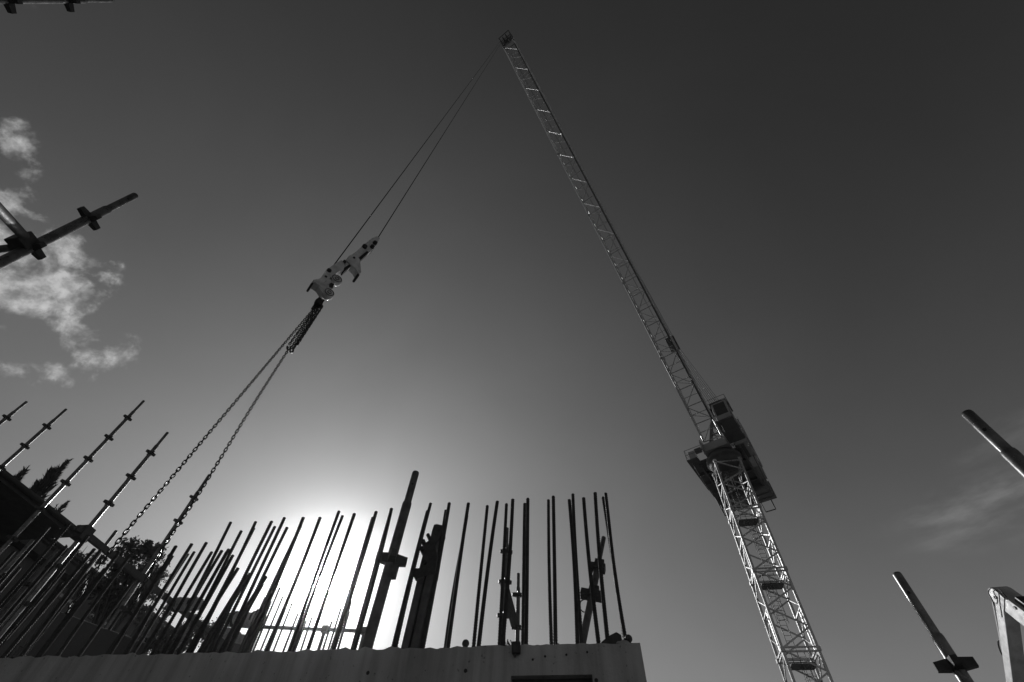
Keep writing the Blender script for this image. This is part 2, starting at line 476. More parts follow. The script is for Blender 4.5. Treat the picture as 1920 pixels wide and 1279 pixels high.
# short thin bars of the rear wall, seen under and beside the sun
rear = [((521.4, 1094), 0), ((525.3, 1102), 0), ((535.6, 1141), 0), ((547.5, 1131), 0), ((559.4, 1150), 0), ((508, 1128), 0), ((574, 1163), 0), ((586, 1158), 0),
        ((601, 1150), 0), ((640, 1140), 0), ((658.7, 1128), 0), ((655, 1147), 0), ((622, 1165), 0), ((484, 1142), 0), ((470, 1135), 0), ((455, 1150), 0), ((531, 1120), 0), ((497, 1120), 0)]
rear.sort()
for i, (tip, _) in enumerate(rear):
    D = DR + (.1 if i % 2 else -.1)
    t = on_row(tip[0], tip[1], D); b = Vector((t.x + .02 * (rnd.random() - .5), t.y, ZR))
    lab = 'thin far rebar low in the glow beneath the sun, behind the front row'
    place_rebar(b, t, lab, 'short bars of the wall behind', 1.2, rnd.random() * 6)

# ------------------------------------------------------------------ scaffold posts
def vbr(mb, c, r, s=1.0, rot=0.0):
    """four pressed V brackets round a tube at height c"""
    for k in range(4):
        a = rot + k * math.pi / 2
        u = Vector((math.cos(a), math.sin(a), 0)); t = Vector((-math.sin(a), math.cos(a), 0))
        def q(rr, tt, zz): return c + u * rr + t * tt + UP * zz
        w0, w1, L, h = .020 * s, .014 * s, .052 * s, .024 * s
        pts = [q(r * .8, -w0, -h), q(r + L, -w1, -h * .75), q(r + L, w1, -h * .75), q(r * .8, w0, -h),
               q(r * .8, -w0, h), q(r + L, -w1, h * .75), q(r + L, w1, h * .75), q(r * .8, w0, h)]
        mb.add(pts, [(3, 2, 1, 0), (4, 5, 6, 7), (0, 1, 5, 4), (1, 2, 6, 5), (2, 3, 7, 6), (3, 0, 4, 7)])
RT = math.radians(-GA)
def post(tip, label, first, zs=None, r=.0275, spacing=.495, spig=.30, base=0.0, m='galv', group='scaffold posts', rot=None, foot=None, maxn=20, hole=True, bs=1.0):
    """scaffold standard with spigot; tip is a point, first = drop from the tip to the first bracket"""
    ft = Vector((tip.x, tip.y, base)) if foot is None else foot
    ax = (tip - ft).normalized(); L = (tip - ft).length
    t = thing('scaffold_post', ft, label, 'scaffold post', group)
    body = tip - ax * spig
    MB().rings([ft, body - ax * .012, body], [r, r, r * .93], 16).build('tube', m, t)
    sp = MB().rings([body - ax * .02, tip - ax * .012, tip - ax * .003, tip], [r * .80, r * .80, r * .72, r * .5], 14).build('spigot', m, t)
    if hole:
        d = Vector((-tip.x, -tip.y, 0)).normalized(); hp = tip - ax * (.11 + .0) + d * (r * .78)
        MB().rings([hp, hp + d * (r * .05)], [r * .26, r * .26], 10).build('pin_hole', 'hookdark', sp)
    rot = math.radians(-math.degrees(math.atan2(tip.x, tip.y))) + (.28 if rot is None else rot - RT)
    z = first; n = 0
    while z < L - .2 and n < maxn:
        b = MB(); vbr(b, tip - ax * z, r, bs, rot); b.build('coupling_bracket', 'bracket', t)
        z += spacing; n += 1
    return t
post(at(270, 751.5, 10.0), 'tallest slim scaffold post at left, just right of the dark cypress', .47, r=.030, rot=RT + .3)
post(at(314.6, 810.9, 9.0), 'slim scaffold post at left next to the hanging chains, carrying a timber rail', .47, r=.030, rot=RT + .3)
post(at(124.5, 767.2, 11.6), 'slim scaffold post above the house roof, second from the left edge', .48, r=.032, rot=RT + .3)
post(at(50.3, 753.2, 12.4), 'slim scaffold post nearest the left edge, above the house roof', .46, r=.033, rot=RT + .3)
post(at(393, 890, 9.9), 'scaffold post crossed by the right-hand hanging chain', .54, r=.034, rot=RT + .3, spig=.4)
post(at(218.5, 995, 10.4), 'short scaffold post with only its spigot above the timber rail', 2.0, r=.034, rot=RT + .3, m='galvd')
post(at(108, 1030, 9.2), 'low scaffold post in front of the shaded house, its edge catching the sun', .5, r=.028, rot=RT + .3, m='galvd')
post(at(62, 1012, 8.6), 'low scaffold post near the left edge, before the house wall', .5, r=.028, rot=RT + .3)
# near posts
post(at(254.5, 366, 3.3), 'near scaffold post slanting in from the left edge over the clouds', .48, spacing=.46, r=.0295, rot=RT + .2)
post(at(210, -2, 3.5), 'scaffold post along the top left corner, its lower edge sunlit', .47, spacing=.5, r=.0295, rot=RT + .2)
post(at(1680, 1074, 3.2), 'near scaffold post at right with one bracket, in front of the excavator side', .425, r=.0275, rot=RT + .15, maxn=6)
post(at(1811, 773, 2.35), 'near scaffold post cut by the right edge, above the excavator arm', 1.35, r=.0275, rot=RT + .15, spig=.21)
bt = at(780, 885, 2.62); bf = at(688, 1213, 2.62)
ax = (bt - bf).normalized(); bf = bf - ax * (bf.z / ax.z)
pb = post(bt, 'thick near scaffold post right of the sun, standing behind the concrete wall', .60, r=.0285, foot=bf, m='galvd', rot=RT + .05, spig=.235, bs=1.12)
MB().box(bt - ax * .665 + GX * .036, (.013, .018, .04), (GX, GY, ax)).build('wedge_pin', 'bracket', pb)
# rail fixed to the near left post
j = at(42, 452, 3.3)
t = thing('scaffold_rail', j, 'scaffold tube meeting the near left post and running to the upper left edge', 'scaffold rail', 'scaffold rails')
e = at(-60, 330, 2.75)
MB().tube(j - (e - j).normalized() * .02 + Vector((0, 0, .03)), e, .027, n=16).build('tube', 'galvd', t)
MB().box(j + Vector((0, 0, .0)), (.05, .04, .05), (GX, GY, UP)).build('end_coupler', 'bracket', t, .006)
e2 = at(-60, 475, 3.6)
t = thing('scaffold_rail', at(40, 462, 3.36), 'short scaffold tube running to the left edge beside the near left post', 'scaffold rail', 'scaffold rails')
MB().tube(at(45, 462, 3.36), e2, .024, n=14).build('tube', 'galvd', t)
MB().box(at(38, 463, 3.37), (.035, .035, .04), (GX, GY, UP)).build('end_coupler', 'bracket', t, .006)

# timber rail from the second post, running away along the grid
ra = at(150.8, 999.7, 9.0); xg = ra.dot(GX); yg = ra.dot(GY)
t = thing('timber_rail', ra, 'long timber rail fixed to a slim scaffold post, running down past the leafy tree', 'rail')
MB().beam(grid(xg + .06, yg - .15, ra.z), grid(xg + .06, yg + 5.6, ra.z), .066, .085).build('rail', 'timber', t, .008)
MB().box(grid(xg + .03, yg + .02, ra.z), (.08, .08, .10), (GX, GY, UP)).build('clamp', 'bracket', t, .01)
for i, dy in enumerate((3.0, 5.3)):
    post(grid(xg, yg + dy, ra.z + .12), ['scaffold post holding the timber rail, behind the thicket of bars', 'scaffold post under the far end of the timber rail'][i], .6, r=.03, rot=RT + .3, spig=.1, hole=False)
def level_pair(a, b, d0):
    p0 = at(a[0], a[1], d0); t0 = (p0.z - CAM.z) / d0
    q = at(b[0], b[1], 1.0); return p0, at(b[0], b[1], d0 * t0 / (q.z - CAM.z))
def roll(p, L, R, label, sag=.05, dirv=None):
    t = thing('fabric_roll', p, label, 'fabric roll', 'rolls lashed over the rail')
    u = (RW @ Vector((1, 0.02, 0))); u.z = 0; u.normalize()
    if dirv: u = dirv
    n = 18; pts = []; rad = []
    for i in range(n + 1):
        s = i / n; x = (s - .5) * L
        e = 1 - max(0, (abs(s - .5) - .38) / .12) ** 2 * .55
        ph = rnd.random() * 6
        pts.append(p + u * x + UP * (-sag * (2 * s - 1) ** 2 + .02 * math.sin(7 * s)))
        rad.append((lambda a, e=e, ph=ph, R=R: R * e * (1 + .05 * math.sin(3 * a + ph) + .03 * math.sin(7 * a))))
    MB().rings(pts, rad, 16).build('cloth', 'fabric', t)
    for s in (-.25, .22):
        c = p + u * (s * L)
        MB().rings([c - u * .02, c + u * .02], [R * 1.07, R * 1.07], 16).build('lashing', 'hookdark', t)
zrl = ra.z
a1_, b1_ = level_pair((316, 1136), (379, 1130), 10.7)
a2_, b2_ = level_pair((424, 1163), (497, 1160), 12.0)
c1 = (a1_ + b1_) / 2; c2 = (a2_ + b2_) / 2
roll(c1, (b1_ - a1_).length, .105, 'short grey fabric roll lashed over the timber rail', .02, (b1_ - a1_).normalized())
roll(c2, (b2_ - a2_).length, .14, 'fatter grey fabric roll lower down, left of the sun, above dark stacked sacks', .02, (b2_ - a2_).normalized())
# dark stack under the second roll
t = thing('sack_stack', grid(c2.dot(GX) - .3, c2.dot(GY), 0), 'dark stacked sacks on a platform under the fatter fabric roll', 'sack stack')
mb = MB()
for i in range(9):
    q = at(400 + 6.5 * i, 1186 + 3 * abs(i - 3) + 9 * (i % 2), 11.9); mb.ball(q + UP * .02 * rnd.random(), .13, 10, (1.2, .9, .8))
mb.build('sacks', 'fabric', t)
q0 = at(385, 1212, 11.9); q1 = at(470, 1212, 11.9); q1.z = q0.z
pm = MB(); pm.beam(q0, q1, .6, .12); pm.build('platform', 'timber', t)
pm = MB()
for q in (q0, q1): pm.tube(Vector((q.x, q.y, 0)), q, .04)
pm.build('legs', 'galvd', t)

# thin guard rail behind the bars, under the sun
za = at(690, 1184, 8.0); zb_ = at(470, 1194, 8.6); zb_.z = za.z
t = thing('guard_rail', za, 'thin horizontal guard rail behind the bars under the sun', 'rail')
MB().tube(za, zb_, .026, n=12).build('rail', 'galvd', t)
for s in (.03, .38, .97):
    q = za.lerp(zb_, s); MB().tube(Vector((q.x, q.y, 0)), q + UP * .05, .026, n=12).build('upright', 'galvd', t)
    MB().box(q, (.045, .045, .05), (GX, GY, UP)).build('coupler', 'bracket', t, .006)

# steel soldier (formwork post) beside the thick scaffold post
def soldier():
    D = 2.66
    top = at(822, 991, D); fo = at(773, 1213, D); axs = (top - fo).normalized(); fo = fo - axs * (fo.z / axs.z)
    t = thing('formwork_post', fo, 'thick square formwork post with a bolted clamp head, right of the thick scaffold post', 'formwork post')
    u = GX; v = GY
    u = (u - axs * u.dot(axs)).normalized(); v = axs.cross(u)
    a = at(810, 1050, D)
    L = (top - fo).length
    hi = L - .245
    for s in (-1, 1):
        c0 = fo + u * (.024 * s); c1 = fo + axs * hi + u * (.024 * s)
        MB().beam(c0, c1, .038, .085, v).build('channel', 'galvd', t, .003)
    web = MB(); web.beam(fo + v * .01, fo + axs * (hi - .01) + v * .01, .02, .05, v); web.build('web', 'bracket', t)
    hd = MB()
    # clamp jaw: stepped head with a forward lug
    def q(a, b): return top - axs * a + u * b
    out = [(0.00, -.018), (-.004, .0), (0.004, .036), (.045, .045), (.075, .032), (.135, .020), (.20, .046), (.30, .050), (.33, -.052), (.275, -.060), (.27, -.046), (.19, -.044), (.165, -.052), (.12, -.050), (.10, -.022), (.035, -.022)]
    hd.prism([q(a, b) - v * .045 for a, b in out], v * .09)
    hd.build('clamp_head', 'bracket', t, .004)
    for a, b, rr_ in ((.075, -.036, .012), (.115, -.058, .015), (.158, -.056, .015), (.24, -.02, .014)):
        c = q(a, b); bo = MB(); bo.tube(c - v * .055, c + v * .055, rr_, n=6); bo.build('clamp_bolt', 'hookdark', t)
    lug = MB(); lug.box(q(.285, -.063), (.012, .03, .022), (u, v, axs)); lug.build('wedge', 'bracket', t)
soldier()

# small scaffold bay far behind the bars (centre right)
post(at(951, 990, 7.4), 'far scaffold post with brackets seen between two bars, left of the far brace', .43, r=.036, rot=RT + .1, foot=None, bs=1.3)
s2 = at(972, 1075, 8.0)
post(s2, 'small far scaffold post with a thin spigot at the foot of the far brace', .36, r=.034, rot=RT + .1, spig=.24, bs=1.3, m='galvd')
t = thing('brace', at(968, 1180, 8.0), 'flat diagonal brace between the two far scaffold posts', 'brace')
MB().beam(at(944, 1090, 7.6), at(967, 1178, 8.0), .13, .04, GY).build('brace_plank', 'timber', t, .006)
# leaning prop with couplers
pt_, pf_ = at(1132, 1008, 4.6), at(1092, 1202, 4.2)
axp = (pt_ - pf_).normalized(); gp = pf_ - axp * (pf_.z / axp.z)
t = thing('leaning_prop', gp, 'leaning steel prop with two couplers, crossing behind the right-hand bars', 'prop')
Lp = (pt_ - gp).length
MB().rings([gp, pt_ - axp * .34, pt_ - axp * .34 + axp * .004], [.033, .033, .030], 14).build('outer_tube', 'galvd', t)
MB().rings([pt_ - axp * .36, pt_ - axp * .005, pt_], [.024, .024, .018], 14).build('inner_tube', 'galv', t)
for (px, py, sc) in ((1117, 1063, 1.0), (1102, 1131, 1.35)):
    c = at(px, py, 4.45); s = (c - gp).dot(axp); c = gp + axp * s
    ux = (GX - axp * GX.dot(axp)).normalized(); uy = axp.cross(ux)
    mb = MB(); mb.box(c, (.075 * sc, .04, .032), (ux, uy, axp)); mb.box(c + axp * .05 + ux * .012, (.045, .045, .028), (ux, uy, axp))
    mb.rings([c - axp * .035, c + axp * .04], [.05, .05], 12)
    mb.build('coupler', 'bracket', t, .006)
c = gp + axp * ((at(1100, 1138, 4.4) - gp).dot(axp))
lp = []
for i in range(15):
    a = math.pi * 2 * i / 14; lp.append(c + GX * (-.05 + .05 * math.cos(a)) + UP * (-.05 + .055 * math.sin(a)) - GY * .03)
MB().rings(lp, [.005] * 15, 6).build('wire_loop', 'rope', t)

# small things standing on the wall top
def wpt(px, D): 
    az = azi(px, 1207); d = D / math.cos(math.radians(az - GA)); return pol(az, d, ZW)
for px, D, lab in ((873, DW + .03, 'small round rebar cap on the wall top, left of the crossed posts'), (1180, DW + .022, 'small round rebar cap at the right end of the wall top')):
    p = wpt(px, D)
    t = thing('mushroom_cap', p, lab, 'mushroom cap', 'caps on the wall top')
    MB().rings([p - UP * .03, p + UP * .012], [.008, .008], 10).build('stub', 'rebar', t)
    MB().ball(p + UP * .024, .0165, 14, (1, 1, .95)).build('cap', 'plastic', t)
p0 = wpt(1127, DW + .016); p1 = wpt(1168, DW + .016); u = (p1 - p0); L = u.length; u.normalize()
mb = MB(); mb.prism([p0, p0 + UP * .012, p0 + u * (L * .40) + UP * .036, p0 + u * (L * .78) + UP * .050, p0 + u * (L * .98) + UP * .038, p1], GY * .06)
tag(mb.build('timber_wedge', 'timber', None, .003), 'dark wedge-shaped timber offcut lying on the right end of the wall top', 'offcut')
p0 = wpt(1171, DW + .02)
mb = MB(); mb.ball(p0 + UP * .006, .02, 10, (1.3, .8, .6)); mb.ball(p0 + UP * .006 - GX * .02, .014, 8, (1.2, 1, .6))
tag(mb.build('grout_lump', 'concrete'), 'lump of grout by the last bar on the right end of the wall top', 'grout')
for px, lab in ((952, 'bent tie wire and grout clump sticking up from the wall top between the far posts'), (1047, 'small tie wire stub on the wall top beside a pair of bars')):
    p0 = wpt(px, DW + .05); mb = MB(); rr = random.Random(px)
    for i in range(7 if px < 1000 else 3):
        q = p0 + GX * (.03 * (rr.random() - .5)); h = .02 + .03 * rr.random()
        mb.rings([q - UP * .01, q + UP * h * .6 + GX * .006 * rr.random(), q + UP * h + GX * .014 * (rr.random() - .5)], [.003, .0028, .0024], 6)
    if px < 1000: mb.ball(p0 + UP * .006, .02, 8, (1.4, .9, .7))
    tag(mb.build('tie_wire', 'rebar'), lab, 'tie wire', 'tie wire on the wall top')
pA = wpt(968, DW - .012)
mb = MB(); mb.box(pA - UP * .012, (.018, .010, .022), (GX, GY, UP)); mb.tube(pA - UP * .03, pA - UP * .045 - GX * .008, .006, n=8)
tag(mb.build('form_tie', 'bracket', None, .003), 'small steel form tie hooked over the wall edge', 'form tie')
# ------------------------------------------------------------------ tower crane
S0 = pol(31.0, 37.0, CAM.z + 26.27)
TIP = at(950, 75, 4.55)
fv = TIP - S0; fv.z = 0; fv.normalize(); sv = fv.cross(UP)
BASE = pol(29.55, 37.0, 0)
def cl_(a, b, c): return S0 + fv * a + sv * b + UP * c
crane = thing('tower_crane', BASE, 'tall luffing tower crane with a long lattice jib raised over the site', 'crane')
ma = (S0 - UP * .3 - BASE).normalized()
mx_ = pol(15.4 + 90, 1, 0); mx_ = (mx_ - ma * mx_.dot(ma)).normalized(); my_ = ma.cross(mx_) * -1
if my_.dot(pol(15.4, 1, 0)) < 0: my_ = -my_
HWID = 1.0
def mp(x, y, h): return BASE + mx_ * x + my_ * y + ma * h
MTOP = (S0 - UP * .3 - BASE).length
joints = [MTOP - .9]
j0 = 22.0
levels = [2.8, 7.6, 12.4, 17.2, 22.0, MTOP - .5]
def angle_bar(mb, x, y, h0, h1, w=.16):
    mb.beam(mp(x, y, h0), mp(x, y, h1), w, w, mx_)
for i in range(len(levels) - 1):
    h0, h1 = levels[i], levels[i + 1]; H = h1 - h0; mb = MB()
    for sx in (-1, 1):
        for sy in (-1, 1): angle_bar(mb, sx * HWID, sy * HWID, h0 + .004, h1 - .004)
    nb = 4; st = H / nb
    for face in range(4):
        def P(tt, h):
            return (mp(tt * HWID, -HWID, h), mp(tt * HWID, HWID, h), mp(-HWID, tt * HWID, h), mp(HWID, tt * HWID, h))[face]
        w = .085 if face < 2 else .065
        for k in range(nb):
            a, b = (-1, 1) if k % 2 == 0 else (1, -1)
            mb.beam(P(a * .93, h0 + k * st + .08), P(b * .93, h0 + (k + 1) * st - .06), w, w)
        for hh in ((h0 + .1, h1 - .12) if face < 2 else (h0 + .1, h0 + H / 2, h1 - .12)):
            mb.beam(P(-.93, hh), P(.93, hh), .085, .085)
        if face >= 2:
            mb.beam(P(-.25, h0 + .1), P(-.25, h0 + H / 2), .04, .04)
    for sx in (-1, 1):                       # bolted joints
        for sy in (-1, 1): mb.box(mp(sx * HWID, sy * HWID, h1 - .02), (.13, .13, .12), (mx_, my_, ma))
    mb.build('mast_section', 'crane', crane)
for i, h in enumerate(levels[1:]):
    p = MB(); p.box(mp(.1, .3, h - .55), (.72, .5, .02), (mx_, my_, ma)); 
    for dx in (-.55, .85): p.beam(mp(dx, .8, h - .52), mp(dx, .8, h + .45), .04)
    p.beam(mp(-.55, .8, h + .42), mp(.85, .8, h + .42), .04); p.beam(mp(-.55, .8, h - .05), mp(.85, .8, h - .05), .035)
    p.build('rest_platform', 'deck', crane)
ld = MB()
for i in range(len(levels) - 1):
    h0, h1 = levels[i], levels[i + 1]; ox = .30 if i % 2 else -.10; oy = .1
    for dx in (-.2, .2): ld.tube(mp(ox + dx, oy + .25, h0 - .4), mp(ox + dx, oy + .25, h1 + .3), .022, n=6)
    n = int((h1 - h0 + .6) / .3)
    for k in range(n): ld.tube(mp(ox - .2, oy + .25, h0 - .3 + .3 * k), mp(ox + .2, oy + .25, h0 - .3 + .3 * k), .014, n=5)
    hoops = 5; cg = MB(); H = h1 - h0
    for k in range(hoops):
        hh = h0 + 1.9 + (H - 2.5) * k / (hoops - 1); pts = []
        for q in range(13):
            a = math.pi * (1.0 + q / 12); pts.append(mp(ox + .36 * math.cos(a), oy + .25 + .62 * math.sin(a), hh))
        cg.rings(pts, [.016] * 13, 5)
    for q in range(5):
        a = math.pi * (1.0 + (q + .5) / 5)
        cg.tube(mp(ox + .36 * math.cos(a), oy + .25 + .62 * math.sin(a), h0 + 1.9), mp(ox + .36 * math.cos(a), oy + .25 + .62 * math.sin(a), h1 - .6), .013, n=5)
    cg.build('safety_cage', 'crane_dark', crane)
ld.build('ladder', 'crane_dark', crane)
MB().box(BASE + UP * 1.4, (2.2, 2.2, 1.4), (pol(105.4, 1, 0), pol(15.4, 1, 0), UP)).build('concrete_base', 'concrete', crane)
# slewing unit
def lathe(c0, axis, prof, n=24):
    x, y, z = frame(axis); mb = MB()
    mb.rings([c0 + z * h for h, r in prof], [r for h, r in prof], n)
    return mb
lathe(S0 - UP * .85, UP, [(0, 1.15), (.25, 1.3), (.5, 1.42), (.52, 1.5), (.85, 1.5), (.87, 1.3), (1.15, 1.3)], 28).build('slewing_ring', 'crane_dark', crane)
LA = (fv, sv, UP)
tb = MB()
tb.prism([cl_(1.5, -1.0, .3), cl_(1.5, 1.0, .3), cl_(-1.9, 1.0, .3), cl_(-1.9, -1.0, .3)], UP * .75)
for s in (-1, 1): tb.prism([cl_(2.1, s * 1.0, .3), cl_(1.9, s * 1.0, 1.1), cl_(1.45, s * 1.0, 1.7), cl_(.9, s * 1.0, 1.7), cl_(-.4, s * 1.0, 1.55), cl_(-.4, s * 1.0, .3)], sv * (.14 * s))
tb.build('slewing_frame', 'box', crane, .02)
# machinery deck seen from below, with its floor beams
dk = MB()
dk.box(cl_(-3.7, .55, .42), (4.0, 2.25, .06), LA)
dk.box(cl_(-1.6, 2.35, .42), (2.6, .5, .05), LA)
dk.prism([cl_(1.2, -2.5, .36), cl_(1.2, -1.1, .36), cl_(4.4, -1.1, .36), cl_(4.4, -2.5, .36)], UP * .12)
dk.build('machinery_deck', 'deck', crane)
bm_ = MB()
for b in (-1.7, -.7, .7, 2.0): bm_.box(cl_(-3.8, b, .18), (3.8, .09, .18), LA)
for a in (-1.4, -3.0, -4.6, -6.2, -7.4): bm_.box(cl_(a, .5, .24), (.07, 2.15, .12), LA)
bm_.build('deck_beam', 'crane_dark', crane)
def railing(pts, h=1.1, r=.022):
    mb = MB()
    for i in range(len(pts) - 1):
        p, q = pts[i], pts[i + 1]; L = (q - p).length; n = max(1, round(L / 1.3))
        for k in range(n + 1):
            c = p.lerp(q, k / n); mb.tube(c, c + UP * h, r, n=6)
        for hh in (h, h * .52): mb.tube(p + UP * hh, q + UP * hh, r, n=6)
    return mb
railing([cl_(.9, 1.2, .48), cl_(.9, 2.82, .48), cl_(-7.5, 2.6, .48), cl_(-7.6, .6, .48)]).build('railing', 'crane_dark', crane)
railing([cl_(4.3, -1.2, .48), cl_(4.3, -2.5, .48), cl_(1.2, -2.5, .48)]).build('railing', 'crane_dark', crane)
railing([cl_(-2.6, -1.72, .48), cl_(-5.6, -1.72, .48)]).build('railing', 'crane_dark', crane)
# hanging access frames under the tail
for (a, b, d) in ((-5.4, 2.7, 1), (-6.9, -1.6, -1)):
    mb = MB(); A, B, D_ = cl_(a, b, .3), cl_(a - 1.6, b, .3), cl_(a - 1.5, b, -.9)
    mb.tube(A, D_, .05, n=6); mb.tube(D_, B, .05, n=6); mb.tube(D_, D_ - sv * (.9 * d), .05, n=6); mb.tube(D_ - sv * (.9 * d), cl_(a, b - .9 * d, .3), .04, n=6)
    mb.build('hanging_frame', 'crane_dark', crane)
# ballast slabs at the tail
for k in range(5):
    mb = MB(); mb.box(cl_(-5.9 - .42 * k, .1 - .05 * k, .55 + .12 * (k % 2)), (.19, 2.1 - .12 * (k % 2), .85), LA); mb.build('counterweight_slab', 'ballast', crane, .03)
# operator cab and machinery boxes
cab = MB().prism([cl_(2.3, -1.25, .6), cl_(4.2, -1.25, .6), cl_(4.5, -1.25, 1.5), cl_(4.1, -1.25, 2.6), cl_(2.3, -1.25, 2.6)], sv * -1.25).build('operator_cab', 'box', crane, .05)
gl = MB(); gl.prism([cl_(4.24, -1.4, .75), cl_(4.52, -1.4, 1.5), cl_(4.18, -1.4, 2.4), cl_(4.16, -1.4, 2.4), cl_(4.22, -1.4, .75)], sv * -.95); gl.build('cab_window', 'glass', cab)
gl = MB(); gl.box(cl_(3.3, -2.51, 1.7), (.7, .012, .5), LA); gl.build('cab_window', 'glass', cab)
for (a, b, c, h, mm) in ((-.7, -1.95, 1.35, (1.15, .55, .75), 'box'), (-2.6, -1.75, 4.3, (.95, .7, .7), 'box'), (-4.7, -1.6, 1.5, (1.2, .7, .85), 'box'), (-5.2, 1.2, 1.4, (1.4, .9, .8), 'box'),
                         (-2.9, -1.5, 2.55, (.7, .4, .35), 'crane_dark'), (-.4, -2.1, 2.75, (.5, .3, .4), 'box'), (-3.6, -2.05, 3.1, (.3, .25, .45), 'box'), (-1.5, -1.2, 3.3, (.35, .3, .5), 'crane_dark')):
    o = MB().box(cl_(a, b, c), h, LA).build('machinery_box', mm, crane, .04)
    lv = MB()
    for k in range(5): lv.box(cl_(a, b - h[1] - .012, c - h[2] * .6 + h[2] * .28 * k), (h[0] * .7, .010, h[2] * .07), LA)
    lv.box(cl_(a, b, c - h[2] - .03), (h[0] * .9, h[1] * .25, .03), LA)
    lv.build('louvre', 'crane_dark', o)
pp = MB()
for (p0_, p1_) in (((-.2, -2.45, .5), (-.2, -2.45, 3.6)), ((-1.9, -2.45, .5), (-1.9, -2.45, 5.2)), ((-3.6, -2.45, .5), (-3.6, -2.45, 5.2)), ((-1.9, -2.45, 3.5), (-3.6, -2.45, 3.5)), ((-1.9, -2.45, 5.15), (-3.6, -2.45, 5.15)),
                   ((-.2, -2.45, 3.55), (-1.9, -2.45, 3.55)), ((-1.9, -1.0, .5), (-1.9, -1.0, 5.2)), ((-3.6, -1.0, .5), (-3.6, -1.0, 5.2)), ((-1.9, -2.45, 3.5), (-1.9, -1.0, 3.5)), ((-3.6, -2.45, 3.5), (-3.6, -1.0, 3.5)), ((-1.9, -2.45, 3.55), (-3.6, -2.45, 5.15))):
    pp.tube(cl_(*p0_), cl_(*p1_), .055, n=6)
pp.build('support_frame', 'crane', crane)
for (p0_, p1_, sg) in (((-1.2, -2.3, .3), (-6.5, -2.0, .3), .8), ((.6, 2.5, .3), (-5.0, 2.6, .3), .6), ((1.2, -1.2, .4), (4.2, -1.4, .4), .5), ((-2.0, -2.5, 5.0), (-5.0, -1.3, 9.4), .7)):
    A_, B_ = cl_(*p0_), cl_(*p1_)
    MB().rings([A_.lerp(B_, k / 10) - UP * (sg * 4 * (k / 10) * (1 - k / 10)) for k in range(11)], [.03] * 11, 6).build('cable', 'rope', crane)
fl = MB(); fl.box(cl_(2.2, 1.4, .1), (.18, .28, .16), LA); fl.tube(cl_(2.2, 1.4, .2), cl_(1.6, 1.2, .5), .03, n=6); fl.build('floodlight', 'crane_dark', crane)
for (a, b, c, h) in ((.3, 2.3, 1.0, (.35, .3, .5)), (-1.0, 2.4, .85, (.5, .25, .36)), (-3.4, 2.45, .95, (.4, .25, .45))):
    MB().box(cl_(a, b, c), h, LA).build('electric_cabinet', 'box', crane, .02)
lathe(cl_(-3.6, .9, 1.4), sv * -1, [(0, .75), (.08, .75), (.09, .5), (1.5, .5), (1.51, .75), (1.6, .75)], 22).build('winch_drum', 'crane_dark', crane)
# a-frame
HEAD = cl_(-5.2, -1.0, 10.2)
af = MB()
for s in (-1, 1):
    af.beam(cl_(-.6, s * .95, 1.4), HEAD + sv * (s * .55), .22, .22)
    af.beam(cl_(-7.6, s * .95, .5), HEAD + sv * (s * .55) - fv * .3, .18, .18)
    for k in range(1, 6):
        t_ = k / 6; p = cl_(-.6, s * .95, 1.4).lerp(HEAD + sv * (s * .55), t_); q = cl_(-7.6, s * .95, .5).lerp(HEAD + sv * (s * .55) - fv * .3, t_)
        if k < 5: af.beam(p, q, .08, .08)
for k in range(0, 6):
    t_ = k / 6 + .04; p = cl_(-.6, -.95, 1.4).lerp(HEAD - sv * .55, t_); q = cl_(-.6, .95, 1.4).lerp(HEAD + sv * .55, t_)
    af.beam(p, q, .09, .09)
    p2 = cl_(-.6, .95, 1.4).lerp(HEAD + sv * .55, min(1, t_ + .16)); af.beam(p, p2, .06, .06)
    p = cl_(-7.6, -.95, .5).lerp(HEAD - sv * .55, t_); q = cl_(-7.6, .95, .5).lerp(HEAD + sv * .55, t_); af.beam(p, q, .08, .08)
af.build('a_frame', 'crane_dark', crane)
hp_ = MB(); hp_.box(HEAD - sv * .1 - UP * .6, (.85, 1.15, .05), LA); hp_.box(HEAD + UP * .1, (.35, .7, .4), LA); hp_.box(HEAD - fv * .3 - sv * .75 + UP * .05, (.5, .35, .5), LA)
hp_.build('head_platform', 'deck', crane)
railing([HEAD + fv * .85 + sv * 1.0 - UP * .55, HEAD + fv * .85 - sv * 1.2 - UP * .55, HEAD - fv * .85 - sv * 1.2 - UP * .55, HEAD - fv * .85 + sv * 1.0 - UP * .55], 1.15).build('railing', 'crane_dark', crane)
